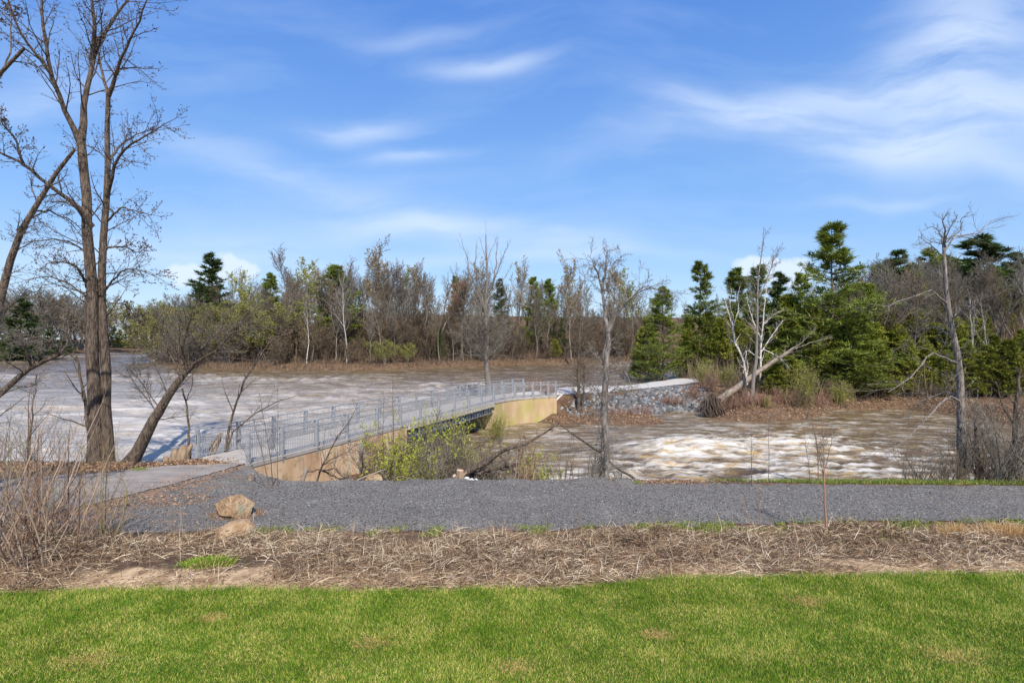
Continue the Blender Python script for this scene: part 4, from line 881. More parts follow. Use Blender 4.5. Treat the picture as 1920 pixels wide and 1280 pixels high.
def lv(K, t0, t1, ang, lr, nseg, wig, up, rr, minr, asd=12, **k): return dict(K=K, t0=t0, t1=t1, ang=ang, asd=asd, lr=lr, nseg=nseg, wig=wig, up=up, rr=rr, minr=minr, **k)
def heroes():
    # 1 big twin-trunk tree by the river, left
    D = 25.6; b = (at(188, D)[0], D, -.35)
    st = [([(178, 888), (178, 760), (172, 640), (173, 540), (163, 440), (160, 350, .2), (152, 262, .3)], .30, .17),
          ([(203, 888, .2), (200, 760, .2), (194, 640, .3), (190, 520, .3), (194, 440, .3), (204, 350, .2), (200, 250, .1), (203, 180, 0)], .26, .09),
          ([(152, 262, .3), (158, 190, .5), (172, 115, .9), (196, 60, 1.0), (240, 0, 1.2), (262, -60, 1.4)], .15, .03),
          ([(172, 115, .9), (178, 60, .4), (172, 0, 0), (176, -70, -.4)], .11, .03),
          ([(150, 268, .3), (118, 200, -.3), (97, 140, -.8), (84, 70, -1.2), (78, 0, -1.5), (84, -80, -1.8)], .12, .03),
          ([(97, 140, -.8), (50, 80, -1.6), (20, 20, -2.2), (0, -40, -2.6)], .07, .02),
          ([(203, 180, 0), (222, 130, -.5), (236, 90, -.9), (262, 40, -1.3), (280, -20, -1.8)], .09, .02),
          ([(203, 180, 0), (190, 130, .6), (180, 90, .9), (176, 30, 1.4)], .07, .02),
          ([(200, 370, .2), (214, 310, -.5), (236, 276, -1.0), (280, 250, -1.6), (322, 226, -2.2)], .09, .012),
          ([(206, 300, .2), (228, 268, .9), (262, 248, 1.4), (300, 240, 2.0)], .06, .01),
          ([(172, 425, .1), (140, 385, -.6), (90, 345, -1.4), (42, 308, -2.0), (0, 285, -2.6), (-40, 262, -3.2)], .12, .03),
          ([(42, 308, -2.0), (30, 262, -2.4), (8, 236, -2.9), (-14, 206, -3.3)], .05, .015),
          ([(168, 478, .2), (135, 455, .8), (95, 447, 1.2), (40, 455, 1.8)], .05, .01),
          ([(168, 545, .1), (145, 500, -.8), (120, 489, -1.3), (86, 494, -1.8)], .075, .012),
          ([(165, 560, .1), (130, 530, .7), (90, 518, 1.4), (45, 525, 2.0)], .05, .01),
          ([(196, 545, .3), (230, 505, -.6), (262, 505, -1.1), (300, 522, -1.8)], .05, .01),
          ([(198, 465, .3), (235, 462, .8), (258, 474, 1.2), (278, 462, 1.7)], .05, .01),
          ([(200, 415, .3), (226, 388, -.6), (262, 398, -1.2), (284, 404, -1.8)], .05, .01),
          ([(205, 568, .3), (235, 570, .6), (250, 590, .9), (262, 604, 1.3)], .03, .008)]
    hero('riverside_tree', 'tall twin-trunked bare tree on the riverbank at left', b, st, D,
         [lv(15, .12, 1, 48, .40, 5, .13, .05, .42, .012, asd=14, maxr=.032, maxl=3.4), lv(6, .12, 1, 40, .5, 4, .15, .03, .6, .007), lv(3, .1, 1, 40, .5, 3, .18, .02, .7, .005)],
         'bark_brown', 'twig_dark', seed=4, flare=.22, jit=.02, zmin=5.6, buds=(1, .10, .05, 'bud_dark'))
    # side stem from its foot
    # 2 leaning tree rooted beyond the left edge
    D = 20.; b = (at(-75, D)[0], D, 0.)
    hero('leaning_tree', 'dark bare tree leaning in from the left edge, crossing the big twin trunk', b,
         [([(-75, 905), (-62, 800), (-35, 690), (-8, 600), (8, 530), (30, 455, -.2), (60, 395, -.4), (98, 335, -.6), (140, 280, -.8)], .24, .05),
          ([(-8, 600), (-30, 540, .6), (-60, 470, 1), (-80, 380, 1.6)], .12, .03),
          ([(60, 395, -.4), (90, 395, .3), (130, 412, .8), (165, 440, 1.2)], .04, .01),
          ([(30, 455, -.2), (55, 425, -.8), (78, 415, -1.2)], .03, .01)], D,
         [lv(12, .2, 1, 50, .3, 5, .14, .04, .4, .010, maxr=.025, maxl=2.2), lv(6, .15, 1, 40, .5, 4, .16, .02, .6, .007), lv(4, .1, 1, 40, .55, 3, .18, 0, .7, .006)], 'bark_brown', 'twig_dark', seed=5)
    D = 19.; b = (at(-95, D)[0], D, 0.)
    hero('leaning_tree', 'low bare tree reaching over the water at the left edge with an arching limb', b,
         [([(-95, 930), (-80, 840), (-40, 770), (0, 738), (35, 705), (70, 683), (112, 664)], .17, .06),
          ([(112, 664), (130, 640, .3), (128, 600, .6), (140, 570, .9)], .05, .012),
          ([(60, 690), (45, 650, -.5), (20, 630, -.9), (-10, 615, -1.2)], .05, .012),
          ([(112, 664), (95, 640, -.6), (60, 628, -1), (20, 632, -1.5)], .04, .01),
          ([(-40, 770), (-50, 690), (-30, 600), (-50, 520)], .10, .02)], D,
         [lv(16, .2, 1, 52, .42, 5, .16, .05, .45, .010, maxr=.025, maxl=2.0), lv(8, .1, 1, 42, .5, 4, .18, .02, .6, .007), lv(5, .1, 1, 40, .55, 3, .2, 0, .7, .006)], 'bark_brown', 'twig_grey', seed=6)
    D = 17.; b = (at(-40, D)[0], D, 0.)
    hero('overhanging_tree', 'bare limb with dry seed clusters entering at the top left corner', b,
         [([(-130, 980), (-160, 600), (-150, 300, .2), (-90, 190, .3), (0, 145, .2), (28, 122, .1), (46, 90, 0)], .2, .045),
          ([(0, 145, .2), (20, 100, .5), (22, 40, .8), (10, -20, 1)], .03, .01)], D,
         [lv(9, .55, 1, 50, .16, 5, .17, .05, .45, .010, maxr=.02, maxl=1.6), lv(6, .1, 1, 42, .5, 3, .18, .02, .6, .007), lv(4, .1, 1, 40, .55, 3, .2, 0, .7, .006)], 'bark_brown', 'twig_dark', seed=7, buds=(1, .08, .05, 'bud_dark'))
    # slender stem left of the big tree
    D = 26.; b = (at(168, D)[0], D, -.6)
    hero('slender_tree', 'slender dark stem leaning beside the left of the twin trunk', b,
         [([(176, 885), (165, 810), (160, 750), (150, 700), (143, 668)], .085, .05), ([(60, 878), (55, 845), (62, 760), (70, 700)], .05, .02)], D,
         [lv(7, .3, 1, 40, .4, 5, .16, .06, .5, .01), lv(6, .1, 1, 42, .5, 3, .18, .02, .6, .007), lv(4, .1, 1, 40, .55, 3, .2, 0, .7, .006)], 'bark_brown', 'twig_grey', seed=8)
    # 3 leaning trunk at the water's edge
    D = 26.2; b = (at(246, D)[0], D, -.5)
    hero('leaning_tree', 'stout trunk leaning right over the water with a brushy crown, left of the railing', b,
         [([(238, 886), (246, 862), (262, 842), (275, 815), (290, 782), (318, 738), (345, 700), (362, 682)], .33, .12),
          ([(352, 695), (372, 660, .3), (400, 628, .8), (432, 600, 1.3)], .10, .02),
          ([(352, 695), (340, 660, -.5), (352, 615, -1), (362, 580, -1.3)], .08, .02),
          ([(355, 690), (330, 672, .5), (308, 678, .9), (290, 660, 1.1), (278, 668, 1.4)], .07, .015),
          ([(362, 682), (400, 660, -.5), (440, 622, -1.2), (480, 612, -1.6)], .08, .02),
          ([(340, 705), (310, 650, .6), (305, 610, 1.2)], .06, .015),
          ([(300, 765), (282, 742, .1), (262, 712, .2), (250, 690, .3)], .03, .008)], D,
         [lv(15, .15, 1, 40, .7, 5, .12, .07, .42, .010, maxr=.028, maxl=2.8), lv(9, .1, 1, 36, .5, 4, .15, .04, .6, .0075), lv(5, .1, 1, 38, .55, 3, .17, .02, .7, .006)], 'bark_brown', 'twig_grey', seed=9, flare=.55, zmin=1.7)
    # 4 saplings behind the first bays of the railing
    D = 27.6; b = (at(418, D)[0], D, -.8)
    hero('leaning_sapling', 'pair of leaning olive stems behind the first railing bays', b,
         [([(418, 862), (430, 800), (447, 742), (468, 695), (488, 668)], .075, .03), ([(420, 862), (436, 810), (478, 775), (515, 755), (560, 740)], .06, .012), ([(488, 668), (505, 640, .4), (545, 620, .8)], .03, .008)], D,
         [lv(6, .35, 1, 38, .35, 5, .14, .1, .5, .008), lv(4, .1, 1, 40, .5, 3, .16, .05, .6, .006)], 'bark_brown', 'twig_grey', seed=10)
    D = 27.; b = (at(356, D)[0], D, -.8)
    hero('sapling', 'thin crooked olive stem behind the first railing bay', b, [([(356, 860), (354, 800), (350, 760), (342, 728)], .06, .035), ([(350, 750), (362, 715, .2), (360, 680, .4)], .02, .008)], D,
         [lv(4, .5, 1, 45, .3, 4, .16, .1, .4, .008)], 'bark_brown', 'twig_olive', seed=11)
    # 6 tall bare tree behind the bridge
    D = 66; b = (at(915, D)[0], D, -.6)
    st = [([(917, 742), (916, 722), (914, 690), (912, 650), (910, 600), (912, 560), (914, 520), (913, 470), (911, 440)], .36, .05),
          ([(912, 600), (900, 560, .5), (884, 520, 1), (874, 480, 1.4), (866, 452, 1.8)], .12, .02), ([(910, 585), (895, 540, -.8), (890, 500, -1.4), (893, 460, -1.8)], .11, .02),
          ([(912, 570), (925, 530, .8), (930, 490, 1.2), (932, 450, 1.5)], .12, .02), ([(920, 540, .3), (934, 505, -.6), (945, 475, -1.1), (953, 458, -1.5)], .08, .02), ([(914, 555), (935, 535, 1), (950, 515, 1.6), (960, 497, 2)], .06, .015),
          ([(912, 620), (895, 575, 1), (880, 545, 1.6), (872, 520, 2)], .09, .02)]
    hero('tall_bare_tree', 'tall bare tree with upright whips and dense low twigs behind the bridge far end', b, st, D,
         [lv(9, .25, 1, 26, .30, 6, .07, .10, .4, .014, asd=8), lv(5, .1, 1, 34, .4, 3, .12, .06, .6, .013)], 'bark_grey', 'twig_grey', seed=12, jit=.05, flare=.3)
    rng = np.random.RandomState(5)
    # its dense drooping lower crown is a second bare tree form around the same stem
    st2 = [([(914, 690), (913, 610)], .3, .25)]
    Q, R = strokes(st2, D, 12, 0, 3); bb = np.array(b)
    a, ar = grow(rng, Q, R, 60, .1, 1, 56, 14, 1.0, 7, .12, .09, .24, .02, taper=.3, maxr=.04); c, c_r = grow(rng, a, ar, 10, .1, 1, 42, 14, .42, 4, .16, .0, .6, .014); e, er = grow(rng, c, c_r, 8, .1, 1, 42, 14, .5, 3, .2, 0, .7, .012)
    root = [o for o in col.objects if o.name == 'tall_bare_tree'][0]
    link('lower_branches', mk('lower_branches', tubes([(a-bb, ar, 4), (c-bb, c_r, 3), (e-bb, er, 3)]), MT['twig_grey']), [], root)
    # 7 reddish tree on the spit
    D = 56.5; b = (at(1087, D)[0], D, -2.0)
    hero('spit_tree', 'reddish-brown bare tree with fine twigs standing on the spit before the rock bank', b,
         [([(1085, 778), (1085, 735), (1084, 690), (1086, 640), (1088, 590), (1090, 556)], .20, .03), ([(1091, 778, .3), (1094, 735, .3), (1096, 690, .4), (1094, 640, .5)], .13, .04)], D,
         [lv(52, .16, 1, 60, .30, 5, .10, .06, .3, .013, taper=.35, maxr=.03, maxl=3), lv(8, .1, 1, 42, .42, 3, .12, .04, .6, .011), lv(4, .1, 1, 40, .5, 2, .14, .02, .7, .010)], 'bark_brown', 'twig_brown', seed=13)
    # 8 pale grey tree at the trail edge
    D = 22.8; b = (at(1134, D)[0], D, -.2)
    hid = [([(1134, 905), (1134, 830), (1133, 760), (1137, 690)], .02, .02)]*2+[([(1134, 905), (1134, 870), (1134, 830)], .02, .02)]*2
    st = hid+[([(1134, 912), (1134, 840), (1133, 760), (1136, 700), (1140, 640), (1141, 622)], .185, .10),
          ([(1141, 622), (1135, 590), (1132, 560), (1129, 540), (1122, 515, .1), (1112, 490, .2), (1102, 478, .3)], .10, .012), ([(1129, 545), (1134, 515, -.2), (1137, 490, -.4), (1138, 462, -.5)], .065, .010),
          ([(1131, 550), (1142, 528, .3), (1155, 512, .5)], .05, .012), ([(1142, 528, .3), (1145, 508, .4), (1152, 492, .5), (1165, 478, .7)], .03, .008), ([(1122, 520), (1118, 500, -.3), (1114, 492, -.5), (1104, 500, -.7)], .025, .008),
          ([(1141, 622), (1156, 590, -.2), (1168, 575, -.3), (1185, 556, -.5), (1205, 544, -.7), (1222, 538, -.9)], .075, .018), ([(1175, 568, -.4), (1195, 545, 0), (1212, 536, .2), (1235, 545, .5), (1252, 566, .8)], .04, .01),
          ([(1140, 640), (1155, 655, .3), (1170, 690, .6)], .03, .01), ([(1138, 700), (1165, 690, -.4), (1180, 710, -.8), (1190, 745, -1)], .035, .01), ([(1135, 690), (1115, 660, .5), (1100, 655, .9)], .03, .01),
          ([(1134, 760), (1115, 725, -.5), (1090, 718, -1)], .03, .01), ([(1135, 740), (1160, 725, .5), (1185, 735, 1)], .03, .01)]
    hero('grey_tree', 'pale grey bare tree with an arching right limb at the trail edge, centre right', b, st, D,
         [lv(13, .04, 1, 58, .38, 5, .15, -.03, .32, .009, taper=.2, maxr=.015, maxl=1.35), lv(8, .1, 1, 42, .5, 4, .18, -.03, .6, .0065), lv(4, .1, 1, 42, .5, 2, .18, -.02, .7, .005)], 'bark_pale', 'twig_grey', seed=14, flare=.25)
    # stems at its foot
    for j, (px, d, h, w, lab, key) in enumerate([(1112, 22.7, 2.6, 1, 'clump of thin straight stems hugging the foot of the pale grey tree', 'stem_clump'), (1155, 22.9, 1.7, 1, 'short twiggy stems just right of the pale grey tree', 'stem_clump'),
                                            (1060, 22.8, 2.2, 1, 'clump of straight saplings between arching branch and pale grey tree', 'stem_clump'), (985, 22.9, 2.4, 1, 'reddish many-stemmed shrub left of the straight saplings by the trail', 'stem_clump')]):
        reg_shrub('sc%d' % j, 400+j, ['twig_grey', 'twig_grey', 'twig_brown', 'twig_red'][j], stems=[14, 12, 12, 14][j], H=h, spread=[.12, .4, .12, .3][j], r=.022, k=7, k2=4, minr=.005, base=[.22, .18, .35, .25][j], name=key)
        x, y = at(px, d); place('sc%d' % j, x, y, h=h, label=lab)
    D = 23.4; b = (at(1196, 22.6)[0], 22.6, -.1)
    hero('fallen_branch', 'long bare branch slanting down behind the pale grey tree to the trail edge', b, [([(1046, 792, 1.2), (1085, 820, .8), (1125, 850, .2), (1160, 878, -.3), (1196, 903, -.7)], .028, .05)], D,
         [lv(9, .1, .9, 40, .22, 4, .15, .02, .4, .007), lv(4, .1, 1, 40, .5, 3, .16, .02, .6, .005)], 'bark_brown', 'twig_grey', cat='branch', seed=15)
    # arching dark limbs right of the stump
    D = 24.4; b = (at(880, D)[0], D, -.7)
    hero('fallen_tree', 'dark fallen tree arching over the water right of the cut stump', b,
         [([(862, 893), (885, 878), (912, 868), (935, 848), (960, 836), (990, 832, .2), (1015, 815, .5), (1050, 793, .9)], .15, .025), ([(868, 896, .3), (900, 884, .2), (938, 877, 0), (975, 868, -.2)], .13, .04), ([(935, 850), (955, 875, -.3), (975, 895, -.6)], .03, .01)], D,
         [lv(12, .2, 1, 55, .30, 5, .15, -.03, .35, .008, maxr=.025, maxl=1.3), lv(6, .1, 1, 42, .5, 4, .16, -.02, .6, .006), lv(3, .1, 1, 42, .5, 2, .16, 0, .7, .005)], 'bark_brown', 'twig_dark', seed=16, cat='fallen tree')
    # tree against the wall
    D = 25.2; b = (at(600, D)[0], D, -1.0)
    hero('wall_shrub', 'dark bare shrub with a long slanting stem against the concrete wall', b,
         [([(592, 915), (600, 880), (618, 850), (636, 812), (655, 790), (668, 765)], .05, .012), ([(600, 880), (640, 900, -.3), (680, 915, -.6)], .04, .02), ([(604, 872), (645, 850, .2), (672, 832, .4)], .03, .01), ([(598, 885), (625, 878, -.4), (660, 905, -.8)], .035, .015), ([(600, 880), (575, 885), (560, 905)], .03, .015)], D,
         [lv(11, .15, 1, 50, .42, 4, .16, .02, .4, .008), lv(6, .1, 1, 42, .5, 3, .16, 0, .6, .006)], 'bark_brown', 'twig_dark', cat='shrub', seed=17)
    # 16 right-hand pale tree
    D = 23.2; b = (at(1806, D)[0], D, -.2)
    hero('pale_dead_tree', 'tall pale-barked leafless tree rising from the thicket at right', b,
         [([(1805, 870), (1803, 800), (1799, 730)], .02, .02)]*3+[([(1799, 740), (1795, 670), (1780, 590)], .02, .02)]*2+[([(1806, 912), (1803, 830), (1800, 740), (1797, 680), (1788, 630), (1777, 575), (1771, 530), (1770, 480), (1769, 455)], .20, .055),
          ([(1769, 458), (1762, 436, .2), (1752, 425, .3), (1738, 427, .5)], .04, .01), ([(1770, 462), (1772, 430, -.3), (1769, 410, -.5), (1778, 398, -.6)], .05, .01), ([(1771, 470), (1790, 442, .4), (1815, 440, .8), (1832, 440, 1.1), (1860, 412, 1.5)], .04, .01),
          ([(1771, 465), (1780, 432, -.5), (1795, 402, -.9)], .03, .01), ([(1768, 480), (1745, 458, -.5), (1722, 443, -.9)], .03, .01), ([(1772, 455), (1798, 435, -.2), (1805, 410, -.3), (1812, 405, -.4)], .03, .01),
          ([(1795, 680), (1745, 660, -1), (1715, 700, -1.6), (1665, 735, -2.4)], .05, .01), ([(1800, 752), (1778, 742, -.8), (1740, 778, -1.6), (1700, 822, -2.4), (1660, 850, -3)], .05, .01), ([(1799, 745), (1770, 734, .5), (1730, 752, .9), (1690, 790, 1.4)], .04, .01),
          ([(1776, 570), (1745, 545, -1), (1700, 560, -1.8), (1655, 575, -2.4)], .045, .01), ([(1782, 600), (1810, 580, -.6), (1845, 560, -1.2), (1870, 550, -1.6)], .03, .01), ([(1786, 625), (1740, 610, .8), (1700, 640, 1.4), (1670, 660, 1.8)], .035, .01), ([(1773, 530), (1760, 510, .8), (1730, 505, 1.4)], .03, .01)], D,
         [lv(9, .12, 1, 52, .34, 5, .16, .0, .35, .009, taper=.3, maxr=.018, maxl=1.8), lv(9, .1, 1, 42, .5, 3, .18, .02, .6, .0055)], 'bark_pale', 'twig_grey', seed=18, flare=.2)
    D = 23.1; b = (at(1884, D)[0], D, -.3)
    hero('stout_stem', 'pale stout stem curving up out of the thicket near the right edge', b, [([(1880, 916), (1893, 880), (1905, 845), (1902, 790), (1908, 730), (1913, 690)], .13, .05), ([(1903, 800), (1880, 760, .4), (1868, 715, .7)], .05, .015), ([(1905, 845), (1930, 800, -.3), (1950, 740, -.5)], .07, .02)], D,
         [lv(10, .2, 1, 48, .34, 5, .16, .05, .35, .008, maxr=.018, maxl=1.3), lv(6, .1, 1, 42, .5, 3, .18, .02, .6, .0055)], 'bark_brown', 'twig_brown', seed=41)
    D = 23.6; b = (at(1838, D)[0], D, -.7)
    hero('dark_stem', 'dark upright stem with a broken top inside the thicket right of the dead tree', b, [([(1840, 925), (1836, 880), (1831, 830), (1829, 785)], .10, .06), ([(1831, 830), (1848, 800, .2), (1862, 770, .4)], .03, .012)], D,
         [lv(9, .2, 1, 50, .5, 5, .16, .05, .35, .008, maxr=.018, maxl=1.2), lv(6, .1, 1, 42, .5, 3, .18, .02, .6, .0055)], 'bark_brown', 'twig_grey', seed=42)
    # leaning broken log and straight tree on the island tip
    D = 60; b = (at(1345, D)[0], D, -1.)
    hero('leaning_log', 'broken trunk leaning to the right on the island tip above its torn roots', b,
         [([(1345, 752), (1380, 728), (1420, 698), (1450, 678), (1490, 652)], .40, .15), ([(1350, 748, -.6), (1364, 732, -.6)], .14, .10), ([(1485, 656), (1520, 642, .4), (1560, 632, .8)], .05, .02), ([(1470, 665), (1500, 645, -.5), (1530, 615, -1)], .05, .02)], D,
         [lv(10, .55, 1, 40, .28, 5, .14, .03, .35, .014, maxr=.04, maxl=2.5), lv(6, .1, 1, 42, .45, 3, .15, .02, .6, .011)], 'pole', 'twig_grey', cat='fallen tree', seed=19)
    rb = MB(); rng2 = random.Random(4)
    root = empty('root_ball', (at(1336, 58)[0], 58, -2.5)); tag(root, 'upturned root mass with stringy roots at the left end of the island tip', 'roots')
    q = []; rr_ = []
    for j in range(150):
        x0 = rng2.uniform(-1.0, .7); y0 = rng2.uniform(-.5, .5); z0 = rng2.uniform(1.2, 2.6)-abs(x0)*.6
        q.append([(x0*.8, y0*.6, z0), (x0*1.1+rng2.uniform(-.2, .2), y0-.2, z0*.66), (x0*1.1+.25+rng2.uniform(-.3, .3), y0-.3, z0*.33), (x0+.7*rng2.random()+.3, y0-.4, -.1)]); rr_.append([.045, .05, .04, .02])
    link('roots', mk('roots', tubes([(np.array(q), np.array(rr_), 4)]), MT['bark_brown']), [], root)
    D = 58.; b = (at(1410, D)[0], D, -1.6)
    hero('leafless_tree', 'tall leafless tree with whip-like top standing on the island tip', b,
         [([(1408, 768), (1412, 720), (1418, 670), (1420, 610), (1420, 550), (1425, 500), (1430, 460), (1432, 425)], .23, .02), ([(1422, 560), (1440, 520, .5), (1450, 490, .8), (1462, 462, 1.1)], .07, .02), ([(1422, 580), (1405, 545, -.5), (1395, 520, -.8)], .06, .02)], D,
         [lv(22, .3, .95, 52, .26, 5, .14, .08, .35, .015, taper=.5, maxr=.04, maxl=3), lv(7, .1, 1, 42, .45, 3, .15, .04, .6, .012), lv(4, .1, 1, 42, .5, 2, .15, .04, .6, .010)], 'bark_grey', 'twig_grey', seed=20)
    D = 62; b = (at(1402, D)[0], D, -.9)
    hero('crooked_birch', 'crooked white birch forking left of the leafless tree on the island tip', b,
         [([(1404, 745), (1400, 710), (1392, 670), (1378, 640), (1375, 620), (1372, 600)], .13, .08), ([(1374, 615), (1366, 585, .4), (1358, 560, .7), (1355, 545, .9)], .06, .02), ([(1375, 612), (1385, 580, -.3), (1382, 555, -.6), (1388, 535, -.8)], .06, .02), ([(1376, 600, -.2), (1368, 570, -.8), (1372, 540, -1)], .04, .015)], D,
         [lv(8, .25, 1, 40, .30, 5, .15, .06, .4, .012), lv(5, .1, 1, 42, .45, 3, .15, .04, .6, .010)], 'bark_birch', 'twig_grey', seed=21)
    D = 62.5; b = (at(1425, D)[0], D, -1.)
    hero('white_tree', 'white-limbed spreading tree just right of the leafless tree on the island tip', b,
         [([(1424, 750), (1426, 680), (1427, 640), (1432, 590), (1436, 550), (1440, 520)], .14, .03), ([(1428, 640), (1412, 600, .5), (1402, 570, .9), (1400, 550, 1.1)], .07, .02), ([(1430, 610), (1450, 590, -.5), (1470, 580, -1)], .06, .02), ([(1427, 660), (1450, 625, .6), (1468, 600, 1.2)], .06, .02), ([(1425, 672), (1400, 655, -.5), (1394, 700, -.6)], .05, .03), ([(1432, 655), (1460, 668, -.8), (1480, 690, -1)], .05, .02)], D,
         [lv(12, .2, 1, 46, .36, 5, .15, .06, .4, .013, maxr=.035, maxl=3), lv(7, .1, 1, 42, .45, 3, .15, .04, .6, .011)], 'bark_birch', 'twig_grey', seed=22)
heroes()

# ------------------------------------------------------------------ near shrubs, saplings
def near_plants():
    rn = random.Random(21)
    # thicket at the right edge by the trail
    for j in range(4): reg_shrub('thk%d' % j, 500+j, ['twig_grey', 'twig_brown', 'twig_grey', 'twig_brown'][j], stems=24, H=3.6, spread=.75, r=.026, k=9, k2=6, minr=.006, base=.45, wig=.14, name='thicket_shrub')
    for j, (px, d, h, lab) in enumerate([(1730, 22.7, 2.2, 'leftmost low grey shrub of the thicket by the trail at right'), (1772, 22.9, 2.9, 'grey many-stemmed shrub just left of the pale dead tree foot'), (1838, 22.8, 4.2, 'tallest dense stems of the thicket right of the pale dead tree'),
                                        (1880, 23.0, 3.2, 'brown tangled shrub of the thicket near the right edge'), (1915, 22.7, 4.4, 'shrub with pale stout stem at the right edge of the thicket'), (1855, 24, 3.6, 'dark arching shrub standing behind the thicket near the water'), (1960, 23, 4.5, 'shrub half cut off by the right edge beside the thicket')]):
        x, y = at(px, d); place('thk%d' % (j % 4), x, y, h=h, label=lab)
    # brush pile beside the bridge wall
    for j in range(3): reg_shrub('brushy%d' % j, 520+j, ['twig_dark', 'twig_grey', 'twig_brown'][j], stems=60, H=2.2, spread=1.6, r=.02, k=9, k2=6, minr=.006, base=.7, wig=.2, up=-.02, name='brush')
    for j in range(2): reg_shrub('limeb%d' % j, 530+j, 'twig_olive', stems=16, H=2.2, spread=.5, r=.013, k=7, k2=4, minr=.004, base=.3, leaf=5, ll=.06, lw=.035, leafm='bud_lime', name='leafing_shrub')
    BR = [(790, 24.5, 2.2, 'brushy0', 'darkest tangle of bare brush left of the cut stump'), (840, 25.0, 2.7, 'brushy1', 'grey brush tangle directly behind the cut stump'), (750, 26.5, 2.0, 'brushy2', 'brown brush at the foot of the wall beneath the lime shrub'), (880, 27.5, 3.2, 'brushy2', 'brown brush in front of the bridge girders'),
          (820, 28.5, 3.4, 'brushy1', 'tall grey brush against the bridge span'), (700, 24.0, .8, 'brushy0', 'low brush beside the tan rock below the wall'), (540, 24.2, .9, 'brushy2', 'low brown brush at the left foot of the wall'), (640, 24.4, 1.1, 'brushy0', 'dark twigs piled against the middle of the wall'), (915, 26.5, 2.0, 'brushy2', 'mossy brown brush above the fallen dark tree'),
          (780, 30.5, 3.2, 'brushy2', 'far brown brush rising beside the deck edge')]
    for px, d, h, k, lab in BR:
        x, y = at(px, d); place(k, x, y, h=h+.25, z=min(-.9, hz(x, y)) if d < 40 else None, wide=1.25, label=lab)
    for px, d, z, tp, k, lab in [(758, 27.5, -2., 765, 'limeb0', 'bright lime-green leafing shrub rising above the bridge wall'), (742, 25.8, -1.9, 818, 'limeb1', 'lime shrub with lower leaves against the wall stains'), (778, 25.0, -1.6, 846, 'limeb0', 'small lime shrub low beside the dark brush'),
                               (930, 44, -2.4, 775, 'olive0', 'mossy yellow shrub at the corner of the far abutment'), (1000, 24.2, -1.4, 832, 'limeb1', 'small lime sprig on the arching fallen tree'), (880, 30, -2., 820, 'limeb1', 'sparse lime shrub under the bridge girders'), (845, 37, -2.4, 762, 'limeb0', 'lime sprigs beside the deck at the bridge span')]:
        h = CAMZ+(CY-tp)*d/F-z
        x, y = at(px, d); place(k, x, y, h=h, z=z, label=lab)
    # saplings between trail and lens
    def sap(name, label, base_px, base_py, z, pts, r0, levels, bark, twig, seed):
        x, y = G(base_px, base_py, z); hero(name, label, (x, y, hz(x, y)), [([(p[0], p[1]) + tuple(p[2:]) for p in q], a, c) for q, a, c in pts], y, levels, bark, twig, cat='sapling', seed=seed, jit=.006)
    sap('sapling', 'reddish sapling with fanned grey top in the weeds before the trail at right', 1551, 1005, 0.1, [([(1551, 1010), (1547, 940), (1545, 890), (1544, 830), (1541, 770)], .035, .006), ([(1546, 900), (1535, 850, .1), (1526, 800, .15), (1518, 775, .2)], .014, .005), ([(1546, 880), (1556, 840, -.1), (1566, 805, -.1)], .012, .004)], .03,
        [lv(12, .35, 1, 36, .30, 4, .08, .06, .5, .004), lv(5, .1, 1, 36, .45, 3, .1, .04, .7, .003)], 'twig_red', 'twig_grey', 31)
    sap('sapling', 'twin thin stems left of the fanned sapling at the channel edge', 1530, 905, 0, [([(1535, 906), (1533, 850), (1526, 800), (1520, 780)], .018, .006), ([(1520, 906), (1515, 860), (1508, 820)], .014, .005)], .03, [lv(10, .2, 1, 36, .35, 4, .1, .05, .6, .005), lv(4, .1, 1, 36, .5, 3, .1, .04, .7, .004)], 'twig_brown', 'twig_grey', 32)
    sap('sapling', 'single thin straight sapling on the grassy verge before the rapids', 1410, 912, 0, [([(1410, 914), (1409, 860), (1408, 800)], .018, .006)], .03, [lv(14, .3, 1, 40, .30, 4, .1, .08, .5, .005), lv(3, .1, 1, 36, .5, 3, .1, .04, .7, .004)], 'twig_brown', 'twig_grey', 33)
    sap('sapling', 'faint branching sapling with forked top before the island tip', 1441, 912, 0, [([(1440, 914), (1442, 870), (1441, 810), (1440, 790)], .014, .007), ([(1441, 808), (1430, 785), (1420, 770)], .008, .004), ([(1441, 805), (1452, 782), (1458, 765)], .008, .004), ([(1440, 800), (1446, 770), (1448, 750)], .008, .004)], .03, [lv(7, .3, 1, 40, .25, 4, .1, .06, .5, .005)], 'bark_pale', 'twig_grey', 34)
    sap('sapling', 'slim reddish stem in the dead weeds, second from right of the trail saplings', 1426, 990, .1, [([(1426, 995), (1424, 950), (1420, 905)], .014, .004)], .03, [lv(10, .3, 1, 40, .35, 4, .1, .06, .5, .0035)], 'twig_red', 'twig_red', 35)
    sap('sapling', 'reddish wispy stem before the trail, below the grassy verge start', 1310, 1000, .1, [([(1412, 1000), (1402, 965), (1388, 935)], .01, .004)], .03, [lv(8, .2, 1, 40, .4, 4, .1, .06, .5, .0035)], 'twig_red', 'twig_red', 36)
    sap('sapling', 'stems rising behind the near railing, left of the concrete wall', 505, 912, 0, [([(505, 914), (492, 850), (478, 800), (470, 760)], .022, .006), ([(512, 914), (508, 860), (497, 800), (486, 735)], .02, .006), ([(500, 914), (470, 870), (450, 830)], .014, .005), ([(520, 912), (520, 840), (521, 760), (521, 700)], .014, .005)], .03,
        [lv(9, .25, 1, 40, .30, 4, .12, .08, .5, .005), lv(4, .1, 1, 40, .45, 3, .12, .04, .7, .004)], 'twig_brown', 'twig_grey', 37)
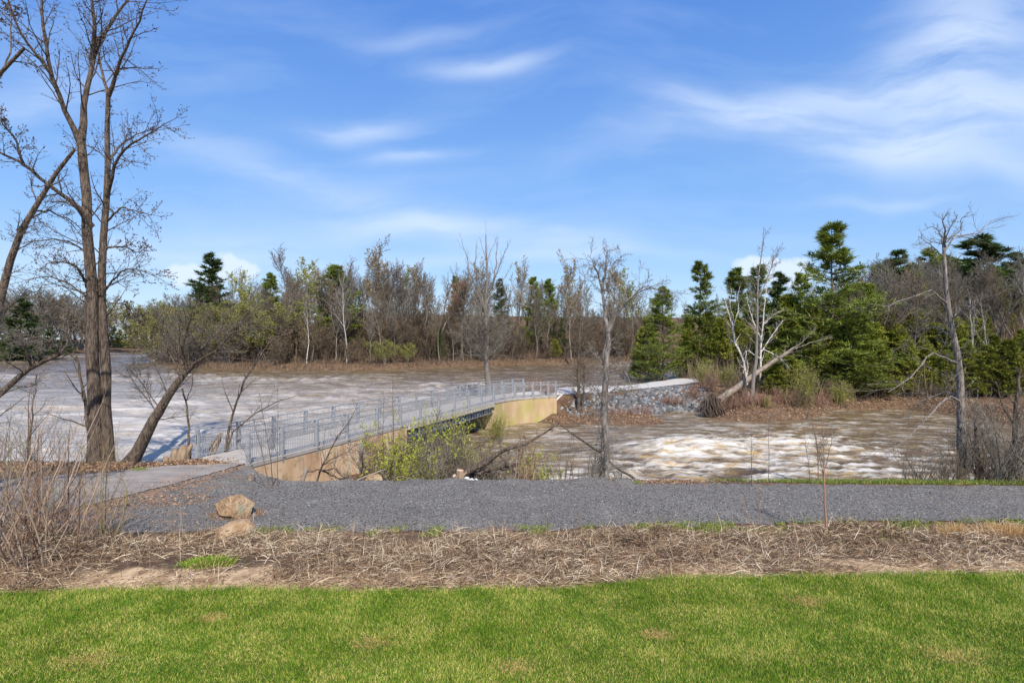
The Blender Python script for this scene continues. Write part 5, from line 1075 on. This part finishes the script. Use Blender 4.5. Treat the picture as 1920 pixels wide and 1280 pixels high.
    sap('sapling', 'tall thin stem beyond the bridge wall above the lime shrub', 737, 905, 0, [([(740, 900), (738, 850), (737, 780), (736, 705)], .02, .006), ([(720, 890), (718, 800), (720, 735)], .015, .005)], .03, [lv(14, .35, 1, 50, .26, 4, .14, .05, .5, .005), lv(5, .1, 1, 40, .5, 3, .14, .04, .7, .004)], 'twig_brown', 'twig_brown', 38)
    sap('curved_sapling', 'green-barked curved sapling before the paved path at left', 214, 1025, .1, [([(214, 1030), (218, 1000), (232, 965), (238, 935), (234, 905), (222, 892)], .028, .010), ([(216, 1000), (196, 980), (188, 970)], .015, .006), ([(220, 1000), (250, 960, .2), (268, 905, .4)], .012, .004), ([(214, 1028), (180, 960, .2), (172, 905, .4)], .012, .004)], .03,
        [lv(8, .3, 1, 45, .3, 4, .14, .05, .5, .004), lv(4, .1, 1, 40, .5, 3, .14, .04, .7, .0035)], 'twig_olive', 'twig_grey', 39)
    # red-brown thicket at the left edge
    for j in range(4): reg_shrub('leftsh%d' % j, 560+j, ['twig_rust', 'twig_grey', 'twig_rust', 'twig_olive'][j], stems=[13, 13, 14, 10][j], H=3.0, spread=[.85, .9, 1.0, .8][j], r=.017, k=6, k2=3, minr=.0038, base=.35, wig=.07, leanx=[.25, .0, .35, .2][j], up=.05, name='osier_shrub')
    for j, (px, py, h, k, lab) in enumerate([(-10, 1040, 3.6, 0, 'tallest red-brown osier shrub at the left edge'), (60, 1045, 2.5, 2, 'red osier shrub leaning right in the left thicket'), (120, 1035, 2.1, 2, 'rightmost dense red osier shrub of the left thicket'), (30, 1010, 2.6, 1, 'grey-stemmed shrub behind the red ones in the left thicket'),
                                             (-60, 1060, 3.2, 2, 'red shrub cut by the left edge of the frame'), (150, 1010, 2.4, 3, 'thin olive-stemmed shrub before the paved path'), (85, 1075, 2.6, 0, 'nearest red osier shrub, its foot at the rim of the lawn'), (175, 1045, 1.5, 2, 'short red osier shrub right of the left thicket'), (35, 1085, 3.0, 2, 'long-stemmed red osier shrub at the lawn rim in the lower left corner'), (90, 960, 2.2, 1, 'grey twiggy shrub in front of the riverbank tree'), (10, 950, 2.3, 3, 'olive shrub on the far side of the left thicket'), (-40, 1000, 3.0, 1, 'grey shrub behind the tallest red osier')]):
        x, y = G(px, py, .1); place('leftsh%d' % k, x, y, h=h*1.25, rz=0, label=lab)
    for j, (px, d, h, lab) in enumerate([(40, 25.5, 2.5, 'grey bush on the riverbank left of the twin trunk'), (90, 25.3, 2.2, 'twiggy bush touching the riverbank near the twin trunk'), (130, 25.0, 1.7, 'low olive bush at the foot of the twin trunk'), (215, 25.0, 1.3, 'sprig of green shoots right of the twin trunk foot'), (-20, 25.5, 3.0, 'bush on the riverbank by the left edge')]):
        x, y = at(px, d); place(['leftsh1', 'leftsh1', 'leftsh3', 'leftsh3', 'leftsh1'][j], x, y, h=h, label=lab)
near_plants()

# ------------------------------------------------------------------ rocks, stumps, logs
def rock_mesh(seed, sx, sy, sz, cuts=9, sub=3, rough=.04, flat=True):
    bm = bmesh.new(); bmesh.ops.create_icosphere(bm, subdivisions=sub, radius=1.0); rng = np.random.RandomState(seed)
    for v in bm.verts:
        c = v.co
        for k in range(2): pass
    pl = [(Vector(rng.randn(3)).normalized(), rng.uniform(.55, .85)) for _ in range(cuts)]
    for v in bm.verts:
        for nn, dd in pl:
            q = v.co.dot(nn)
            if q > dd: v.co -= nn*(q-dd)*.95
        if rough: v.co *= 1+rough*float(fbm(np.array(v.co.x*2+5), np.array(v.co.y*2+v.co.z*3), 3, seed))
        v.co = Vector((v.co.x*sx, v.co.y*sy, v.co.z*sz))
    me = bpy.data.meshes.new('rock'); bm.to_mesh(me); bm.free()
    if not flat: me.polygons.foreach_set('use_smooth', np.ones(len(me.polygons), bool))
    return me
def rocks():
    b1 = rock_mesh(12, .72, .58, .55, 12, 5, .07); o = link('boulder', b1, MT['boulder'], loc=(*G(444, 966), .22)); o.rotation_euler = (0, radians(8), .4)
    tag(o, 'tan angular boulder sitting clear on the gravel', 'boulder')
    b2 = rock_mesh(8, .62, .5, .52, 8, 5, .10, False); o = link('boulder', b2, MT['boulder'], loc=(*G(446, 1018), .12)); o.rotation_euler = (.1, radians(-10), 1.)
    tag(o, 'tan rounded boulder half buried in dead weeds, nearer than the other', 'boulder')
    b3 = rock_mesh(5, .42, .3, .30, 8, 4, .08, False); o = link('rock', b3, MT['boulder'], loc=(at(702, 23.6)[0], 23.6, -.35)); tag(o, 'tan rock at the foot of the bridge wall', 'rock')
    # riprap
    me = [rock_mesh(40+k, 1, rng_, .62, 8, 2, 0) for k, rng_ in enumerate([.8, .7, .9, .65, .75, .85])]
    for m_ in me: m_.materials.append(MT['rock_grey'])
    rn = random.Random(2); pts = []
    while len(pts) < 2300:
        x = rn.uniform(2.5, 23); y = rn.uniform(56, 78); t = float(sdf(np.array([x]), np.array([y]), ISLE)[0])
        cy = np.interp(x, [4.2, 8, 14.6, 20.5, 27], [55.4, 59.6, 66.2, 72.3, 78.5]); wd_ = 0.
        if t < -.1 or y > cy-.1 or t > 9 or x-.30*(y-60) > 21 or (x < 5 and y > 56.5): continue
        pts.append((x, y))
    pts.sort(key=lambda p: p[1]); hh = height(np.array([p[0] for p in pts]), np.array([p[1] for p in pts]))
    big = rn.sample(range(len(pts)), 300); bs = set(big)
    for i in big:
        o = bpy.data.objects.new('riprap_rock', me[rn.randrange(6)]); col.objects.link(o); s = rn.uniform(.22, .42)
        o.location = (pts[i][0], pts[i][1], hh[i]-(.12 if hh[i] > -.75 else -.06)); o.rotation_euler = (rn.random()*3, rn.random()*3, rn.random()*6); o.scale = (s, s, s)
        tag(o, 'grey angular stone in the rock bank below the causeway track', 'rock', 'stones of the rock bank')
    bme = me[0]; v = np.array([q.co[:] for q in bme.vertices]); f = np.array([q.vertices[:] for q in bme.polygons])
    def cloud(name, P3, smin, smax, m_):
        n = len(P3); rg = np.random.RandomState(5); s = smin+(smax-smin)*rg.rand(n, 1, 1)**1.5
        A = nrm(rg.randn(n, 3)); B_ = nrm(np.cross(A, rg.randn(n, 3))); C_ = np.cross(A, B_); R_ = np.stack([A, B_, C_], 1)
        V = np.einsum('vi,nij->nvj', v, R_)*s+np.array(P3)[:, None, :]; Fq = (f[None]+np.arange(n)[:, None, None]*len(v)).reshape(-1, 3)
        me_ = np_mesh(name, V.reshape(-1, 3), [Fq]); return link(name, me_, m_)
    rest = [(pts[i][0], pts[i][1], hh[i]-(.1 if hh[i] > -.75 else 0)) for i in range(len(pts)) if i not in bs]
    # rocks along the far side of the track
    extra = []
    for k in range(420):
        u_ = rn.random(); x = 2+u_*20; cy = np.interp(x, [1, 5.5, 9.8, 15.5, 22], [59.5, 65, 71, 77, 84])+rn.uniform(.2, 1.6); extra.append((x, cy, max(hz(x, cy), -.9)-.1))
    o = cloud('riprap_fill', rest+extra, .13, .30, MT['rock_fill']); tag(o, 'smaller grey stones packed between the larger ones of the rock bank', 'rocks', kind='stuff')
    # white rocks by the stump
    for j, (px, d, z, s) in enumerate([(882, 22.9, -.2, .2), (893, 23, -.22, .17), (875, 23.1, -.15, .12), (902, 22.9, -.28, .12)]):
        m_ = rock_mesh(60+j, s, s*.8, s*.7, 7, 3, .05); o = link('white_rock', m_, MT['white_rock'], loc=(at(px, d)[0], d, z)); tag(o, 'pale stone lying right of the cut stump', 'rock', 'pale stones by the cut stump')
    # stump with cut limbs
    r = empty('cut_stump', (at(862, 22.7)[0], 22.7, -.1)); tag(r, 'freshly cut stump with pale orange faces at the trail edge', 'stump')
    s = MB(); s.tube((0, 0, -.4), (.02, 0, .38), .16, 14); s.tube((-.05, -.05, 0), (-.2, -.16, .2), .075, 12); s.tube((-.02, -.1, -.3), (-.12, -.3, .02), .11, 12); s.tube((.1, 0, .1), (.26, -.03, .3), .05, 10); s.build('trunk', MT['drift'], r)
    for a, b_, rd in [((.02, 0, .381), (.021, 0, .39), .14), ((-.2, -.16, .2), (-.206, -.167, .207), .067), ((-.12, -.3, .021), (-.122, -.306, .03), .10)]:
        c = MB(); c.tube(a, b_, rd, 14); c.build('cut_face', MT['cut_wood'], r)
    # old stump by the wall
    for nm, lab, loc, pr in [('stump', 'old grey stump at the left foot of the bridge wall', (at(470, 22.2)[0], 22.2, -.05), [((0, 0, -.3), (.02, 0, .32), .13), ((0, 0, .1), (-.12, -.05, .28), .06)]),
                              ('broken_post', 'short broken log standing against the bridge wall', (at(563, 23)[0], 23., -.5), [((-.05, 0, -.1), (.22, .1, .75), .085)])]:
        r = empty(nm, loc); tag(r, lab, 'log'); s = MB()
        for a, b_, rd in pr: s.tube(a, b_, rd, 12)
        s.build('wood', MT['pole'], r)
    # driftwood behind the first railing bays
    for j, (px, d, z, pts_, lab) in enumerate([(335, 26.2, 0., [((-.35, 0, -.9), (-.15, 0, .45), .27), ((0, 0, -.9), (.22, 0, .62), .30), ((.2, .1, -.1), (.52, .1, .66), .13), ((-.6, 0, -.9), (-.62, 0, .12), .2)], 'broad torn driftwood stump behind the first railing bay'),
                                               (400, 27.6, 0., [((-.4, 0, -.9), (.05, 0, .62), .17), ((-.05, 0, .1), (.42, 0, .95), .13), ((-.1, 0, -.2), (.2, 0, .7), .15)], 'forked broken driftwood trunk behind the second railing post')]):
        r = empty('driftwood', (at(px, d)[0], d, z)); tag(r, lab, 'driftwood'); q = []; rr_ = []
        for a, b_, rd in pts_:
            pl = resample([a, b_], 6)+np.random.RandomState(j).randn(6, 3)*.03; q.append(pl); rr_.append(rd*np.array([1, .95, .9, .85, .7, .5])*1.0)
        me_ = mk('trunk', tubes([(np.array(q), np.array(rr_), 9)]), MT['drift'], False); link('trunk', me_, [], r)
        c = MB()
        for a, b_, rd in pts_[:2]:
            b_ = Vector(b_); c.tube(b_-Vector((0, 0, .04)), b_+Vector((0, 0, .02)), rd*.40, 9)
        c.build('torn_face', MT['pole'], r)
    # poles lying at the foot of the wall and along the spit
    def pole(lab, pts_, d, r0, r1, m_='pole', name='fallen_pole'):
        Q, R = strokes([(pts_, r0, r1)], d, 10, .01, 3); b_ = Q[0, 0].copy(); r = empty(name, tuple(b_)); tag(r, lab, 'branch'); link('wood', mk('wood', tubes([(Q-b_, R, 7)]), MT[m_], True), [], r)
    pole('thick grey pole slanting along the wall foot to the tan rock', [(640, 915), (670, 900, .3), (700, 887, .6), (722, 880, .9)], 23, .05, .03)
    pole('short pale branch at the gravel edge left of the slanting pole', [(596, 917), (608, 909), (620, 902)], 22.6, .03, .02)
    pole('curved pale branch on the gravel edge below the broken log', [(542, 915), (560, 905), (575, 902), (594, 901)], 22.7, .02, .012)
    pole('pale curved branch on the gravel edge beside the lime shrub', [(718, 912), (735, 900), (752, 892), (768, 895), (785, 902)], 22.7, .022, .01)
    pole('thin pole lying along the trail edge left of the pale grey tree', [(1010, 905), (1050, 899), (1085, 896), (1120, 897)], 22.6, .03, .015)
    pole('dark log at the tip of the spit', [(1180, 792), (1215, 795), (1245, 796)], 53.2, .12, .04, 'drift', 'spit_log')
    pole('thin driftwood stick lying in shallow water by the rock bank', [(1248, 778), (1265, 772), (1285, 770)], 61.0, .06, .03, 'drift', 'drift_stick')
    # sign boards
    x, y = at(1325, 86); r = empty('information_sign', (x, y, hz(x, y))); tag(r, 'white two-panel board under the trees beside the causeway track', 'sign')
    for k, (dx, w_, h_) in enumerate([(-.35, .5, 1.7), (.35, .85, 1.5)]):
        b_ = MB(); b_.hexa([(dx-w_/2, 0, .6), (dx+w_/2, 0, .6), (dx+w_/2, .04, .6), (dx-w_/2, .04, .6), (dx-w_/2, 0, .6+h_), (dx+w_/2, 0, .6+h_), (dx+w_/2, .04, .6+h_), (dx-w_/2, .04, .6+h_)]); b_.build('panel', MT['sign'], r)
    for dx in (-.62, .0, .8): b_ = MB(); b_.bar((dx, .06, -.2), (dx, .06, 2.3), .07, .07); b_.build('leg', MT['timber'], r)
rocks()

# ------------------------------------------------------------------ ground cover
def ribbons(rng, p, d, L, W, bend=0.):
    n = len(p); s = nrm(np.cross(d, rng.randn(n, 3))); L = L[:, None]; W = W[:, None]
    mid = p+d*L*.5+np.array([0, 0, 1])*bend*L; tip = p+d*L+np.stack([rng.randn(n)*.08, rng.randn(n)*.08, np.zeros(n)], -1)*L
    V = np.stack([p-s*W*.5, p+s*W*.5, mid+s*W*.4, mid-s*W*.4, tip], 1).reshape(-1, 3); b = np.arange(n)[:, None]*5
    return V, [b+np.array([[0, 1, 2, 3]]), b+np.array([[3, 2, 4]])]
def cover():
    rng = np.random.RandomState(77)
    # lawn
    soil = mat('lawn_soil', [(.3, (.04, .065, .008)), (.7, (.12, .135, .02))], 9, 5, .95, .01, 40)
    me = grid_mesh('lawn', np.arange(-32, 32, .1), np.arange(4, 12.8, .1), lambda X, Y: height(X, Y)+.02, keep=lambda X, Y: Y < lawn_edge(X)-.05)
    tag(link('lawn', me, soil), kind='structure')
    n = 720000; y = 7.3+(12.5-7.3)*rng.rand(n)**.9; x = (rng.rand(n)*2-1)*(y*.96+4.5)
    e = lawn_edge(x); m = (y < e-.05+.13*rng.randn(n)); x, y, e = x[m], y[m], e[m]; n = len(x)
    d = nrm(np.stack([rng.randn(n)*.42+.5*fbm(x*.9, y*.9, 2, 61), rng.randn(n)*.42+.5*fbm(x*.9, y*.9, 2, 62), np.ones(n)], -1))
    L = (.045+.03*rng.rand(n))*(1+.45*fbm(x*.8, y*.8, 3, 63))+.025*sstep(y-e, -.5, 0); W = .0045+.004*rng.rand(n)
    V, Fs = ribbons(rng, np.stack([x, y, height(x, y)+.015], -1), d, L, W, .0)
    tag(link('lawn_grass', np_mesh('lawn_grass', V, Fs), MT['grass']), 'short green and straw-flecked lawn grass across the foreground', 'grass', kind='stuff')
    n = 5200; cs = [(400, 1157, .10), (1780, 1232, .16), (700, 1205, .14), (1510, 1125, .12), (1230, 1190, .1), (160, 1240, .16), (970, 1255, .12)]; ci = rng.randint(0, len(cs), n)
    g0 = np.array([G(a, b_, .55) for a, b_, c in cs]); sg = np.array([c for a, b_, c in cs]); x = g0[ci, 0]+rng.randn(n)*sg[ci]*1.5; y = g0[ci, 1]+rng.randn(n)*sg[ci]
    d = nrm(np.stack([rng.randn(n), rng.randn(n), np.abs(rng.randn(n))*.5+.3], -1)); V, Fs = ribbons(rng, np.stack([x, y, height(x, y)+.03], -1), d, .03+.03*rng.rand(n), .005+.004*rng.rand(n))
    tag(link('thatch_patches', np_mesh('thatch_patches', V, Fs), MT['reed']), 'pale dead thatch patches showing in the lawn', 'dead grass', kind='stuff')
    # dead weeds: matted stems
    n = 150000; x = (rng.rand(n)*2-1)*21; e = lawn_edge(x); t = rng.rand(n); nearg = np.interp(x, [-17, -10.5, -5, 0, 5, 10, 18], [16.6, 16.1, 16.2, 16.3, 16.75, 17.1, 17.35]); y = e+.0+(nearg-e-.1)*t
    dens = .58+1.7*fbm(x*.5, y*.8, 4, 71)+.9*np.exp(-((t-.62)/.24)**2)-.30*np.exp(-((t-.02)/.12)**2)-.5*sstep(t, .88, 1.0)-.45*sstep(x, 5, 11)*sstep(t, .55, .8)
    m = rng.rand(n) < dens; x, y, t = x[m], y[m], t[m]; n = len(x)
    mound = (.05+1.0*np.clip(fbm(x*.9, y*1.2, 3, 72)+.08, 0, 1)*np.exp(-((t-.6)/.28)**2))
    az = rng.rand(n)*6.28+0; dx = np.cos(az)+.5; dy = np.sin(az)*.7; up_ = np.abs(rng.randn(n))*.22-.05; up_[rng.rand(n) < .07] += 1.3
    d = nrm(np.stack([dx, dy, up_], -1)); L = .12+.38*rng.rand(n)**1.6; W = .006+.008*rng.rand(n)
    V, Fs = ribbons(rng, np.stack([x, y, height(x, y)+.01+mound*rng.rand(n)], -1), d, L, W, .08)
    tag(link('dead_weeds', np_mesh('dead_weeds', V, Fs), MT['straw']), 'matted brown dead weed stems on the bank between lawn and gravel trail', 'dead weeds', kind='stuff')
    n = 15000; x = (rng.rand(n)*2-1)*15; y = lawn_edge(x)-.1+1.4*rng.rand(n)**1.3; m = fbm(x*1.4, y*2, 3, 75) > -.22; x, y = x[m], y[m]; n = len(x)
    d = nrm(np.stack([rng.randn(n), rng.randn(n)*.7, np.abs(rng.randn(n))*.12], -1)); V, Fs = ribbons(rng, np.stack([x, y, height(x, y)+.012], -1), d, .03+.12*rng.rand(n)**2, .006+.01*rng.rand(n), .04)
    tag(link('sand_litter', np_mesh('sand_litter', V, Fs), MT['straw']), 'broken stems and crumbs littering the bare sand along the lawn', 'litter', kind='stuff')
    # upright dry stalks
    n = 420; x = (rng.rand(n)*2-1)*16; x[:230] = np.concatenate([rng.randn(90)*1.0-3.9, rng.randn(70)*1.3+.5, rng.randn(70)*1.2-8.6]); t = rng.rand(n); y = lawn_edge(x)+.2+4.4*t
    d = nrm(np.stack([rng.randn(n)*.14, rng.randn(n)*.12, np.ones(n)], -1)); L = .35+.95*rng.rand(n)**2.2; W = .007+.006*rng.rand(n)
    V, Fs = ribbons(rng, np.stack([x, y, height(x, y)], -1), d, L, W)
    tag(link('dry_stalks', np_mesh('dry_stalks', V, Fs), MT['straw']), 'scattered upright pale dry stalks in the weed strip', 'dead weeds', kind='stuff')
    # green tufts
    def tufts(name, lab, cx, cy, sx, n, h, m_='tuft', z0=0, w=.012):
        x = np.concatenate([rng.randn(n)*s_+c for c, s_ in zip(cx, sx)]); y = np.concatenate([rng.randn(n)*.5*s_*.5+c for c, s_ in zip(cy, sx)]); k = len(x)
        d = nrm(np.stack([rng.randn(k)*.5, rng.randn(k)*.5, np.ones(k)], -1)); V, Fs = ribbons(rng, np.stack([x, y, np.maximum(height(x, y), -.3)+z0], -1), d, h*(.5+rng.rand(k)), w*(.6+.8*rng.rand(k)))
        return tag(link(name, np_mesh(name, V, Fs), MT[m_]), lab, 'grass', kind='stuff')
    # verge between trail and channel
    n = 26000; x = 7.2+38*rng.rand(n); yb = np.interp(x, [7, 12, 20, 60], [22.2, 21.6, 21.4, 20.8]); y = yb+.05+np.abs(rng.randn(n))*.45*(1+.8*fbm(x*.8, x*0, 3, 81)); k = n
    d = nrm(np.stack([rng.randn(k)*.5, rng.randn(k)*.5, np.ones(k)], -1)); V, Fs = ribbons(rng, np.stack([x, y, height(x, y)+.01], -1), d, .06+.09*rng.rand(k), .012+.01*rng.rand(k))
    tag(link('verge_grass', np_mesh('verge_grass', V, Fs), MT['tuft']), 'green grass verge between the gravel trail and the rapids', 'grass', kind='stuff')
    n = 7000; x = 6+38*rng.rand(n); y = np.interp(x, [7, 12, 20, 60], [22.2, 21.6, 21.4, 20.8])+.6+.9*rng.rand(n); d = nrm(np.stack([rng.randn(n)*.5, rng.randn(n)*.5, np.ones(n)], -1))
    V, Fs = ribbons(rng, np.stack([x, y, height(x, y)], -1), d, .1+.28*rng.rand(n)**2, .009+.006*rng.rand(n)); tag(link('dry_verge_grass', np_mesh('dry_verge_grass', V, Fs), MT['straw']), 'thin dry grass on the channel side of the green verge', 'dry grass', kind='stuff')
    n = 34000; x = -9+30*rng.rand(n); nearg = np.interp(x, [-17, -10.5, -5, 0, 5, 10, 18], [16.6, 16.1, 16.2, 16.3, 16.75, 17.1, 17.35]); y = nearg-.15+rng.randn(n)*.28-2.3*rng.rand(n)**1.4*sstep(x, 3, 12); keep = fbm(x*1.3, y*1.6, 3, 82)+.30*sstep(x, -2, 10) > .15; x, y = x[keep], y[keep]; n = len(x)
    d = nrm(np.stack([rng.randn(n)*.6, rng.randn(n)*.6, np.ones(n)], -1)); V, Fs = ribbons(rng, np.stack([x, y, height(x, y)+.01], -1), d, .05+.08*rng.rand(n), .014+.012*rng.rand(n)); tag(link('weed_greens', np_mesh('weed_greens', V, Fs), MT['tuft']), 'green weeds sprouting along the near side of the gravel trail', 'weeds', kind='stuff')
    # single noticeable clumps
    def clump(px, py, lab, n, s, h, m_, nm='grass_clump', cat='grass clump', z=.15):
        x0, y0 = G(px, py, z); x = rng.randn(n)*s; y = rng.randn(n)*s*.6; d = nrm(np.stack([x/s*.5+rng.randn(n)*.3, y/s*.5+rng.randn(n)*.3, np.ones(n)], -1)); V, Fs = ribbons(rng, np.stack([x, y, np.zeros(n)], -1), d, h*(.5+.8*rng.rand(n)), .010+.008*rng.rand(n))
        tag(link(nm, np_mesh(nm, V, Fs), MT[m_], loc=(x0, y0, hz(x0, y0))), lab, cat)
    clump(390, 1070, 'bright green leafy clump among the dead weeds below the two boulders', 2600, .22, .13, 'grass', z=.3)
    clump(1885, 1005, 'orange dry grass clump at the right edge beside the trail', 1500, .35, .38, 'reed'); clump(1905, 1000, 'orange dry grass clump nearest the right frame edge', 1200, .3, .35, 'reed'); clump(1800, 1005, 'sparse orange grass clump left of the two at the right edge', 700, .25, .4, 'reed')
    clump(1195, 907, 'lone green tuft at the trail edge right of the pale grey tree', 500, .1, .1, 'tuft', z=0); clump(260, 882, 'green tuft at the foot of the stout leaning trunk', 700, .22, .12, 'tuft', z=0)
    n = 90000; y = 15.8+7.2*rng.rand(n); x = (rng.rand(n)*2-1)*(y*.95); m = sdf(x, y, GRAVEL)+.25*fbm(x*2.2, y*2.2, 4, 21) > .03; x, y = x[m], y[m]; n = len(x)
    z = gz(x, y)+.006; p = np.stack([x, y, z], -1); a = rng.rand(n)*6.28; sz = (.012+.022*rng.rand(n)**2)[:, None]
    V = np.stack([p+np.stack([np.cos(a+q), np.sin(a+q), rng.rand(n)*.9], -1)*sz for q in (0, 2.1, 4.2)], 1).reshape(-1, 3)
    pm = mat('gravel_stones', [(0, (.045, .042, .037)), (.6, (.16, .15, .137)), (.92, (.30, .285, .26)), (1, (.5, .48, .45))], src='island')
    tag(link('gravel_stones', np_mesh('gravel_stones', V, [np.arange(n*3).reshape(n, 3)]), pm), 'loose grey stones scattered over the gravel trail', 'gravel', kind='stuff')
    # leaf litter, banks
    def litter(name, lab, X, Y, L, m_, wid=.7, zoff=.02, upz=.3):
        k = len(X); d = nrm(np.stack([rng.randn(k), rng.randn(k), rng.randn(k)*upz], -1)); V, Fs = ribbons(rng, np.stack([X, Y, height(X, Y)+zoff], -1), d, L*(.5+rng.rand(k)), L*wid*(.5+rng.rand(k)), .2); tag(link(name, np_mesh(name, V, Fs), m_), lab, 'leaf litter', kind='stuff')
    lm = mat('dead_leaves', [(0, (.13, .075, .042)), (.5, (.28, .165, .092)), (1, (.45, .31, .20))], src='island')
    k = 9000; x = -30+18.5*rng.rand(k); y = 23.4+3.0*rng.rand(k); m = (sdf(x, y, PAVED) < -.05) & (height(x, y) > -1.0); litter('bank_leaves', 'brown dead leaves on the riverbank under the twin-trunked tree', x[m], y[m], .09, lm)
    k = 5000; x = -14+7*rng.rand(k); y = 18.5+6*rng.rand(k); m = (fbm(x*.7, y*.9, 3, 91)+.18-.07*(x+14) > .05) & (sdf(x, y, GRAVEL) > 0); litter('path_leaves', 'dead leaves swept over the gravel beside the paved path', x[m], y[m], .055, lm, zoff=.05)
    k = 1500; x = -12+34*rng.rand(k); y = 16+6*rng.rand(k); m = sdf(x, y, GRAVEL) > 0; litter('stray_leaves', 'stray dead leaves lying thinly on the gravel trail', x[m], y[m], .04, lm, zoff=.06)
    k = 900; a_ = rng.rand(k)*6.28; bx, by = G(444, 966); rr_ = 1+.25*np.abs(rng.randn(k)); x = bx+.6*rr_*np.cos(a_); y = by+.42*rr_*np.sin(a_); litter('boulder_litter', 'dirt and leaves gathered round the foot of the clear boulder', x, y, .035, lm, zoff=.05)
    k = 1600; x = G(1255, 905)[0]+rng.randn(k)*1.1; y = 21.9+rng.randn(k)*.22; litter('red_leaves', 'patch of reddish dead leaves at the trail edge by the rapids', x, y, .05, lm, zoff=.05)
    k = 26000; x = 17+34*rng.rand(k); y = 50+24*rng.rand(k); h_ = height(x, y); m = (h_ > -2.38) & (h_ < .6) & (x-.30*(y-60) > 19); litter('island_leaves', 'red-brown leaf litter on the island bank across the side channel', x[m], y[m], .14, lm)
    k = 9000; x = -1+17*rng.rand(k); y = 51+11*rng.rand(k); h_ = height(x, y); m = (h_ > -2.36) & (h_ < -1.3); litter('spit_leaves', 'brown litter and twigs covering the low spit', x[m], y[m], .12, lm)
    k = 9000; x = -11.5+13*rng.rand(k); y = 22.3+12*rng.rand(k); h_ = height(x, y); m = (h_ > -2.38) & (sdf(x, y, GRAVEL) < 0); litter('brush_litter', 'dead leaves under the brush beside the bridge wall', x[m], y[m], .10, lm)
    # undergrowth at the foot of the far wood: many thin vertical stems
    k = 42000; x = -140+200*rng.rand(k); y = 118+62*rng.rand(k); t = sdf(x, y, PEN); m = (t > -.6) & (t < 50); x, y = x[m], y[m]; k = len(x)
    d = nrm(np.stack([rng.randn(k)*.25, rng.randn(k)*.25, np.ones(k)], -1)); V, Fs = ribbons(rng, np.stack([x, y, height(x, y)-.1], -1), d, 1.0+4.5*rng.rand(k)**1.7*np.clip(.25+sdf(x, y, PEN)/10, .2, 1), .05+.05*rng.rand(k))
    ug = mat('undergrowth_stems', [(0, (.035, .025, .018)), (.7, (.10, .07, .048)), (1, (.19, .14, .10))], src='island')
    tag(link('undergrowth', np_mesh('undergrowth', V, Fs), ug), 'brown leafless undergrowth along the foot of the wood across the river', 'undergrowth', kind='stuff')
    k = 26000; x = 26+60*rng.rand(k); y = 58+60*rng.rand(k); t = sdf(x, y, ISLE); m = (t > 2) & (y > 64); x, y = x[m], y[m]; k = len(x)
    d = nrm(np.stack([rng.randn(k)*.3, rng.randn(k)*.3, np.ones(k)], -1)); V, Fs = ribbons(rng, np.stack([x, y, height(x, y)-.1], -1), d, 1+4*rng.rand(k)**1.5, .03+.04*rng.rand(k))
    tag(link('hillside_undergrowth', np_mesh('hillside_undergrowth', V, Fs), MT['twig_brown']), 'brown leafless undergrowth beneath the right-hand wood', 'undergrowth', kind='stuff')
cover()
